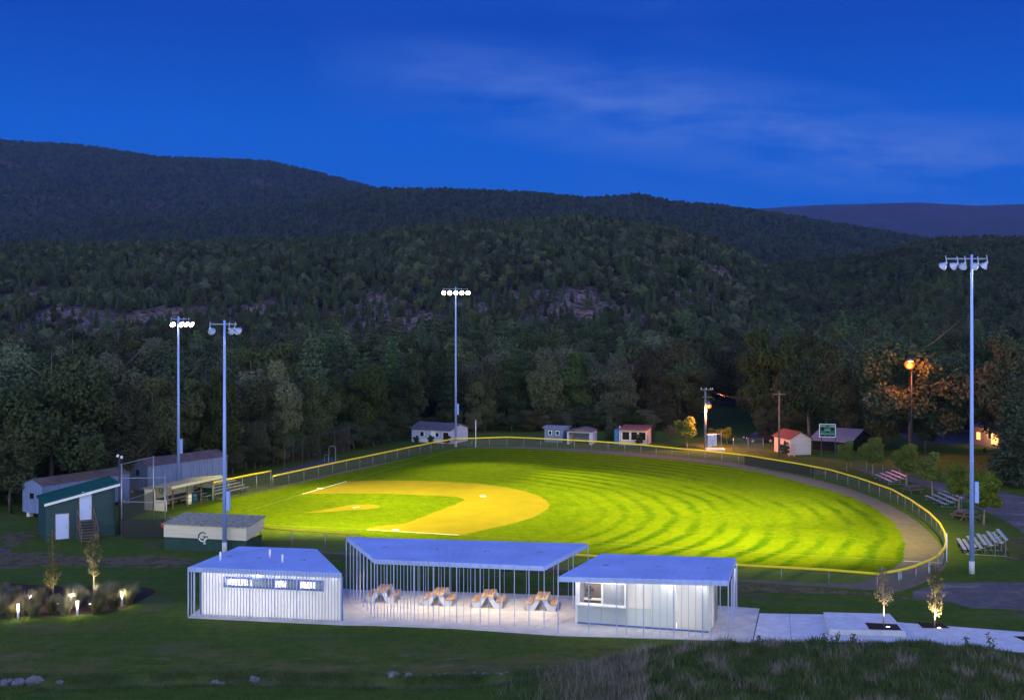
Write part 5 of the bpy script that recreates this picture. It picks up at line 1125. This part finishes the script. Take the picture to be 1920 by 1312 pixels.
for px, py, s, lb in ((1424,1200,.55,'leafy weed at the crest of the bank below the patio corner'),(1566,1212,.7,'tall weed standing in front of the raised platform'),(1603,1210,.6,'leafy weed below the planting pit of the platform'),(1858,1215,.75,'yellowish leafy weed on the bank crest at right'),(1545,1290,.6,'yellow green weed in the middle of the bank'),(1815,1300,.6,'yellow green weed low on the bank at right')):
    D = 59.; x = (px-960)*D/F; q = V((x,D,float(ground_h(np.array([x]),np.array([D]))[0]))); w = thing('weed', lb, 'weed', q, 'leafy weeds on the bank'); r2 = np.random.default_rng(int(px)); b = MB()
    cc = []
    for k in range(5):
        e = V((r2.uniform(-.3,.3)*s,r2.uniform(-.3,.3)*s,s*r2.uniform(.8,1.4))); b.path([q, q+e*.5+V((.02,0,0)), q+e], [.012,.009,.004], 5); t = r2.uniform(.2,1,(26,1)); cc.append(t*np.array(e)+r2.normal(size=(26,3))*.06)
    b.build('stem', m_palebark, w); v, qq = cards(np.concatenate(cc), .11, r2); np_mesh('foliage', v, qq, lf_r, w)
# ------------------------------------------------------------------ the woods behind: nearest trees one by one
def blocked(px, D, x):
    py = YH+F*HC/D
    if D < np.interp(px, [-300,0,230,420,560,700,800,1250,1260,1300,1425,1560,1700,1800,1880,1960,2300], [112,116,124,137,150,166,188,188,192,182,182,182,186,190,168,128,118]): return True
    if 1290 < px < 1425 and D < 238: return True
    if 1560 < px < 1830 and 165 < D < 222 and random.random() < .6: return True
    return False
cand = []
D = 112.
while D < 345:
    X = -.50*D
    while X < .50*D:
        x = X+random.uniform(-2.6,2.6); dd = D+random.uniform(-2.6,2.6); px = 960+F*x/dd
        if not blocked(px, dd, x) and not (302 < dd < 336 and 1150 < px < 1720): cand.append((dd, x, px))
        X += 6.6
    D += 6.4
cand.sort(); 
def wood_kind(px):
    r = random.random()
    if px < 560: return 'broad%d' % random.randrange(4) if r < .72 else ('pale%d' % random.randrange(2) if r < .9 else 'pine%d' % random.randrange(3))
    if px < 820: return 'pine%d' % random.randrange(3) if r < .5 else 'broad%d' % random.randrange(4)
    if px < 1260: return 'broad%d' % random.randrange(4) if r < .45 else ('pale%d' % random.randrange(2) if r < .65 else ('olive0' if r < .75 else 'pine%d' % random.randrange(3)))
    return 'broad%d' % random.randrange(4) if r < .6 else ('olive0' if r < .75 else 'pine%d' % random.randrange(3))
NIND = 255; stuffpts = []
for i, (dd, x, px) in enumerate(cand):
    k = wood_kind(px); h = random.uniform(11.2,15.8)*(1.05 if px < 300 else 1) if dd < 260 else random.uniform(12,17.5)
    if px > 1250: h *= 1.04
    if i < NIND:
        side = 'left woods beside the field' if px < 800 else ('woods beyond the outfield' if px < 1260 else 'woods right of the scoreboard')
        sp = {'b':'dark broadleaf tree','p':'pale green broadleaf tree','o':'olive green broadleaf tree'}[k[0]] if not k.startswith('pine') else 'dark conical pine'
        nm = 'pine_tree' if k.startswith('pine') else 'broadleaf_tree'
        lb = sp+' in the '+side
        tree(k, V((x,dd,0)), h, lb, '%ss in the %s' % (sp, side), 'tree', nm, random.uniform(.85,1.2), random.uniform(0,6.28))
    else: stuffpts.append((x,dd,0,h/14.,k))
sh = 0; px = -70.
while px < 2000:
    D0 = np.interp(px, [-300,0,230,420,560,700,800,1250,1290,1300,1425,1430,1560,1700,1800,1880,1960,2300], [110,113,122,135,148,164,186,187,190,240,240,178,180,184,186,165,126,116])
    if not (1290 < px < 1425 or 1500 < px < 1640):
        dd = D0+random.uniform(-1,2); side = 'left woods beside the field' if px < 800 else ('woods beyond the outfield' if px < 1260 else 'woods right of the scoreboard')
        k = random.choice(['broad0','broad1','broad2','broad3','olive0']); lb = ('olive shrub' if k == 'olive0' else 'dark shrub')+' at the foot of the '+side
        tree(k, at(px,dd), random.uniform(2.6,5.2), lb, lb.replace('shrub','shrubs'), 'shrub', 'shrub', random.uniform(1.2,1.7), random.uniform(0,6))
    px += random.uniform(17,30)*150/D0
# ------------------------------------------------------------------ hills
def fbm(x, y, s, seed=0, o=4):
    r = np.random.default_rng(seed); z = np.zeros_like(x); a = 1.
    for k in range(o):
        for j in range(3):
            th = r.uniform(0,2*PI); f = s*2**k*r.uniform(.7,1.3); z += a*np.sin((x*np.cos(th)+y*np.sin(th))*f+r.uniform(0,6))/3
        a *= .5
    return z
class Hill:
    def __init__(s, pts, Dr, Df, Db, th, amp, seed, pw=1.0):
        s.px = [p[0] for p in pts]; s.py = [p[1] for p in pts]; s.Dr, s.Df, s.Db, s.th, s.amp, s.seed, s.pw = Dr, Df, Db, th, amp, seed, pw
    def ridge(s, u): return HC-(np.interp(u, s.px, s.py)-YH)*s.Dr/F-s.th
    def pos(s, u, v):
        D = np.where(v < 1, s.Df+(s.Dr-s.Df)*v, s.Dr+(s.Db-s.Dr)*(v-1)); x = (u-960)*D/F; zr = s.ridge(u)
        up = np.where(v < 1, np.clip(v,0,1)**s.pw, 1-(v-1)**2*.5); k = np.clip(v,0,1)*np.where(v < 1, np.clip((1-v)*3,0,1), 0)
        z = zr*up+s.amp*fbm(x, D, 2*PI/(s.Dr*.12), s.seed)*k; return x, D, np.where(v <= 0, -1., z)
    def find(s, px, py):
        v = np.linspace(0,1,400); x, D, z = s.pos(np.full(400,float(px)), v); y = YH-F*(z-HC)/D; i = int(np.argmin(np.abs(y-py))); return x[i], D[i], z[i]
    def build(s, mat, rocks=(), nu=220, nv=60):
        u, v = np.meshgrid(np.linspace(-500,2420,nu), np.linspace(0,1.8,nv)); x, D, z = s.pos(u, v); s.rk = [(s.find(a,b),r) for a,b,r in rocks]
        if s.rk: z = z+s.mask(x, D)*2.2*fbm(x, D, .9, 77, 3)
        ii = np.arange(nu*nv).reshape(nv,nu); q = np.stack([ii[:-1,:-1],ii[:-1,1:],ii[1:,1:],ii[1:,:-1]],-1).reshape(-1,4)
        ob = np_mesh('hill', np.stack([x,D,z],-1).reshape(-1,3), q, mat); tag(ob, kind='structure')
        at_ = ob.data.attributes.new('rock', 'FLOAT', 'POINT'); at_.data.foreach_set('value', s.mask(x,D).ravel().astype(np.float32)); ob.data.polygons.foreach_set('use_smooth', [True]*len(q)); return ob
    def mask(s, x, D):
        m = np.zeros_like(x)
        for (cx,cy,cz), r in s.rk: m = np.maximum(m, np.clip(1.35-np.hypot((x-cx),(D-cy)/2.0)/r, 0, 1))
        return m
    def scatter(s, n, size, kinds, seed, vmax=1.12, u0=-80, u1=2000):
        r = np.random.default_rng(seed); v = r.uniform(0.0, 1, n*3); D = s.Df+(s.Dr-s.Df)*v; k = r.uniform(0,1,n*3) < D/s.Dr; v = v[k][:n]*vmax; u = r.uniform(u0,u1,len(v)); x, D, z = s.pos(u, v)
        m = s.mask(x,D); ok = r.uniform(0,1,len(v)) > m*.66; x, D, z, m = x[ok], D[ok], z[ok], m[ok]; n = len(x)
        kk = r.choice(len(kinds), n, p=[q[1] for q in kinds]); kk = np.where((m > .15) & (r.uniform(0,1,n) < .7), len(kinds)-1, kk)
        sc = size*r.uniform(.65,1.25,n)*np.where(m > .2, .75, 1); return [(x[i],D[i],z[i]-.5,sc[i],kinds[kk[i]][0]) for i in range(n)]
def hill_mat(name):
    m, t, bs = newmat(name); v = t.co(); a = t.new('ShaderNodeAttribute'); a.attribute_name = 'rock'
    n = t.ramp(t.noise(.12, v, 7, .68), .35, .65); n2 = t.ramp(t.noise(.5, t.mapping(v, (1,1,2.5)), 8, .8), .44, .56)
    c = t.mix(n, (.035,.032,.022), (.085,.060,.050)); rk = t.mix(n2, (.16,.095,.075), (.34,.26,.24))
    f = t.math('MULTIPLY', a.outputs['Fac'], t.ramp(t.noise(.22, v, 8, .8), .42, .54)); t.link(t.mix(f, c, rk), bs.inputs['Base Color']); bs.inputs['Roughness'].default_value = .95; bs.inputs['Specular IOR Level'].default_value = 0; t.bump(t.noise(.5, v, 6, .7), .8, 1.5, bs); return m
mh = hill_mat('hill_floor')
hm = Hill([(-500,470),(-100,448),(0,441),(200,440),(450,436),(620,430),(750,412),(900,401),(1000,391),(1080,388),(1150,397),(1250,405),(1320,425),(1380,450),(1430,480),(1500,520),(1600,560),(2500,600)], 720, 345, 1000, 10, 7, 1, .95)
hr = Hill([(-500,640),(1100,620),(1300,545),(1420,487),(1550,468),(1650,455),(1760,432),(1850,428),(1920,431),(2100,445),(2500,470)], 900, 380, 1250, 11, 8, 2, .95)
hb = Hill([(-500,420),(300,400),(560,372),(650,352),(720,346),(850,347),(1000,354),(1100,364),(1200,357),(1270,372),(1350,378),(1450,392),(1550,408),(1650,425),(1760,445),(1920,475),(2500,520)], 2100, 1050, 2900, 12, 22, 3, .9)
hl_ = Hill([(-500,225),(-200,245),(0,259),(150,267),(300,290),(400,293),(500,297),(600,320),(700,347),(800,372),(1000,410),(2500,500)], 3300, 1800, 4300, 13, 40, 4, .9)
hf_ = Hill([(-500,420),(800,410),(1200,402),(1330,393),(1400,388),(1530,380),(1720,375),(1830,381),(1920,378),(2100,372),(2500,380)], 5200, 3600, 6900, 10, 36, 5, .8)
hm.build(mh, [(130,600,16),(95,585,10),(170,622,12),(690,612,11),(770,612,13),(740,590,9),(800,600,8),(1000,605,8),(1040,585,9),(1072,555,13),(1110,590,8),(1150,580,9),(1180,600,9),(1240,545,8),(1340,505,11),(1355,525,12),(1405,515,9),(1380,545,8),(1420,560,8),(620,600,8),(60,560,14),(300,600,16),(480,590,16),(900,575,14),(980,560,12),(1290,560,14),(700,570,14)]); 
hr.build(mh, [(1500,600,8),(1600,560,9),(1440,555,10)]); hb.build(mh); hl_.build(mh)
m_fard = M('haze_tinted_forest', (.020,.014,.026), .95, 0, .4, .02); hf_.build(m_fard)  # far ridge coloured purple to stand in for haze
FM = [('broad0',.3),('broad1',.25),('broad2',.25),('broad3',.1),('pine1',.1)]
FH = [('broad0',.10),('broad1',.10),('broad2',.08),('pale0',.14),('pale1',.14),('olive0',.10),('pine0',.09),('pine1',.09),('pine2',.16)]
FR = [('broad0',.09),('broad1',.09),('broad2',.08),('pale0',.16),('pale1',.16),('olive0',.12),('pine0',.08),('pine1',.08),('pine2',.14)]
woods = {'valley_woods': stuffpts, 'hill_woods': hm.scatter(17000, .47, FH, 1)+hr.scatter(12000, .47, FM, 2, u0=1150), 'mountain_woods': hb.scatter(33000, .66, FM, 3, u0=-100)+hl_.scatter(36000, .82, FM, 4, u1=1300), }
def forest(name, pts):
    me = bpy.data.meshes.new(name); n = len(pts); me.vertices.add(n); me.vertices.foreach_set('co', np.array([p[:3] for p in pts], np.float32).ravel())
    keys = sorted(set(p[4] for p in pts)); r = np.random.default_rng(99)
    for nm, ty, vals in (('size','FLOAT',[p[3] for p in pts]),('turn','FLOAT',r.uniform(0,6.28,n)),('which','INT',[keys.index(p[4]) for p in pts])):
        a = me.attributes.new(nm, ty, 'POINT'); a.data.foreach_set('value', np.array(vals, np.float32 if ty == 'FLOAT' else np.int32))
    me.update(); ob = bpy.data.objects.new(name, me); COL.objects.link(ob)
    ng = bpy.data.node_groups.new(name, 'GeometryNodeTree'); ng.interface.new_socket('Geometry', in_out='INPUT', socket_type='NodeSocketGeometry'); ng.interface.new_socket('Geometry', in_out='OUTPUT', socket_type='NodeSocketGeometry')
    N = ng.nodes; gi = N.new('NodeGroupInput'); go = N.new('NodeGroupOutput'); ip = N.new('GeometryNodeInstanceOnPoints'); ip.inputs['Pick Instance'].default_value = True
    js = N.new('GeometryNodeJoinGeometry')
    for k in reversed(keys):
        jj = N.new('GeometryNodeJoinGeometry'); ch = [c for c in MADE[k].children]
        for c in ch:
            oi = N.new('GeometryNodeObjectInfo'); oi.transform_space = 'ORIGINAL'; oi.inputs['Object'].default_value = c; ng.links.new(oi.outputs['Geometry'], jj.inputs[0])
        gt_ = N.new('GeometryNodeGeometryToInstance'); ng.links.new(jj.outputs[0], gt_.inputs[0]); ng.links.new(gt_.outputs[0], js.inputs[0])
    ng.links.new(gi.outputs[0], ip.inputs['Points']); ng.links.new(js.outputs[0], ip.inputs['Instance'])
    def attr(nm, ty):
        a = N.new('GeometryNodeInputNamedAttribute'); a.data_type = ty; a.inputs['Name'].default_value = nm; return a.outputs['Attribute']
    ng.links.new(attr('which','INT'), ip.inputs['Instance Index']); cx = N.new('ShaderNodeCombineXYZ'); ng.links.new(attr('turn','FLOAT'), cx.inputs[2]); ng.links.new(cx.outputs[0], ip.inputs['Rotation'])
    ng.links.new(attr('size','FLOAT'), ip.inputs['Scale']); ng.links.new(ip.outputs[0], go.inputs[0])
    md = ob.modifiers.new('trees', 'NODES'); md.node_group = ng; return tag(ob, kind='stuff')
for nm, pts in woods.items():
    for k in set(p[4] for p in pts):
        if k not in MADE: tree(k, at(2300,150), 13, 'dark tree standing right of the photographed woods', None, 'tree', 'tree')
    forest(nm, pts)
b = MB(); b.obox((-9800,-40,-3), (19600,0,0), (0,7300,0), (0,0,600))
hz = tag(b.build('haze', None), kind='stuff'); hz.data.materials.clear()
m = bpy.data.materials.new('haze'); m.use_nodes = True; n_ = m.node_tree.nodes; n_.remove(n_['Principled BSDF']); pv = n_.new('ShaderNodeVolumePrincipled'); pv.inputs['Color'].default_value = (.25,.45,1,1); pv.inputs['Density'].default_value = HAZE
m.node_tree.links.new(pv.outputs[0], n_['Material Output'].inputs['Volume']); hz.data.materials.append(m)
# ------------------------------------------------------------------ sky, camera
w = bpy.data.worlds.new('World'); SC.world = w; w.use_nodes = True
class WT(NT):
    def __init__(s): s.t = w.node_tree; s.n = s.t.nodes; s.l = s.t.links
t = WT(); v = t.co('Generated'); sp = t.new('ShaderNodeSeparateXYZ'); t.link(v, sp.inputs[0]); X, Y, Z = sp.outputs
el = t.math('ARCSINE', Z)
cr = t.new('ShaderNodeValToRGB'); t.link(t.ramp(el, -.05, 1.2), cr.inputs[0]); e = cr.color_ramp.elements
def pos(deg): return (R(deg)+.05)/1.25
SKY = [(-2,(.0,.10,.57)),(5,(.0,.11,.61)),(9,(.0,.10,.60)),(14,(.0,.058,.46)),(20,(.01,.09,.56)),(40,(.06,.16,.80)),(65,(.08,.18,.85))]
e[0].position = pos(SKY[0][0]); e[0].color = (*SKY[0][1],1); e[1].position = pos(SKY[-1][0]); e[1].color = (*SKY[-1][1],1)
for d_, c in SKY[1:-1]: k = e.new(pos(d_)); k.color = (*c,1)
# afterglow behind the viewer
glow = t.math('MULTIPLY', t.ramp(Y, .1, -.7), t.ramp(el, .85, .15))
col = t.mix(glow, cr.outputs[0], (2.35,2.6,3.2))
# wisps of high cloud
yy = t.math('MAXIMUM', Y, .05); U = t.math('DIVIDE', X, yy); W_ = t.math('DIVIDE', Z, yy)
cv = t.new('ShaderNodeCombineXYZ'); t.link(U, cv.inputs[0]); t.link(W_, cv.inputs[1])
mp = t.mapping(cv.outputs[0], (2.2,8.5,1), (0,0,.17)); n1 = t.noise(1.5, mp, 8, .62); n2 = t.noise(2.4, t.mapping(cv.outputs[0], (1.2,3,1), (0,0,.2)), 4, .5)
line = t.math('ADD', W_, t.math('MULTIPLY', U, .165)); band = t.math('SUBTRACT', 1., t.math('MULTIPLY', t.math('ABSOLUTE', t.math('SUBTRACT', line, .194)), 19.)); band = t.math('MAXIMUM', band, 0.)
band = t.math('MULTIPLY', band, t.ramp(U, -.18, .05))
f = t.math('MULTIPLY', t.math('MULTIPLY', band, t.ramp(n1, .38, .62)), 1.1)
f2 = t.math('MULTIPLY', t.math('MULTIPLY', t.ramp(n2, .5, .72), t.ramp(n1, .42, .7)), t.math('MULTIPLY', t.ramp(U, -.35, .3), .7))
f = t.math('MULTIPLY', t.math('MINIMUM', t.math('ADD', f, f2), 1.), t.ramp(Y, .2, .5))
col = t.mix(f, col, (.085,.19,.64))
sky = t.new('ShaderNodeTexSky'); sky.sky_type = 'NISHITA'; sky.sun_disc = False; sky.sun_elevation = R(-4.); sky.sun_rotation = PI
bg = t.n['Background']; t.link(t.mix(.004, col, sky.outputs[0], 'ADD'), bg.inputs[0]); bg.inputs[1].default_value = 1.
cam = bpy.data.cameras.new('camera'); co_ = bpy.data.objects.new('camera', cam); COL.objects.link(co_); SC.camera = co_
co_.location = (0,0,HC); co_.rotation_euler = (PI/2,0,0); cam.sensor_width = 36; cam.lens = 36*F/1920; cam.shift_y = (YH-656)/1920; cam.clip_start = .5; cam.clip_end = 40000
vs_ = SC.view_settings; vs_.view_transform = 'Standard'; vs_.look = 'None'; vs_.gamma = 1; vs_.exposure = 0
SC.cycles.max_bounces = 6; SC.cycles.diffuse_bounces = 3; SC.cycles.transparent_max_bounces = 16; SC.cycles.sample_clamp_indirect = 3; SC.cycles.use_light_tree = True
SC.render.film_transparent = False
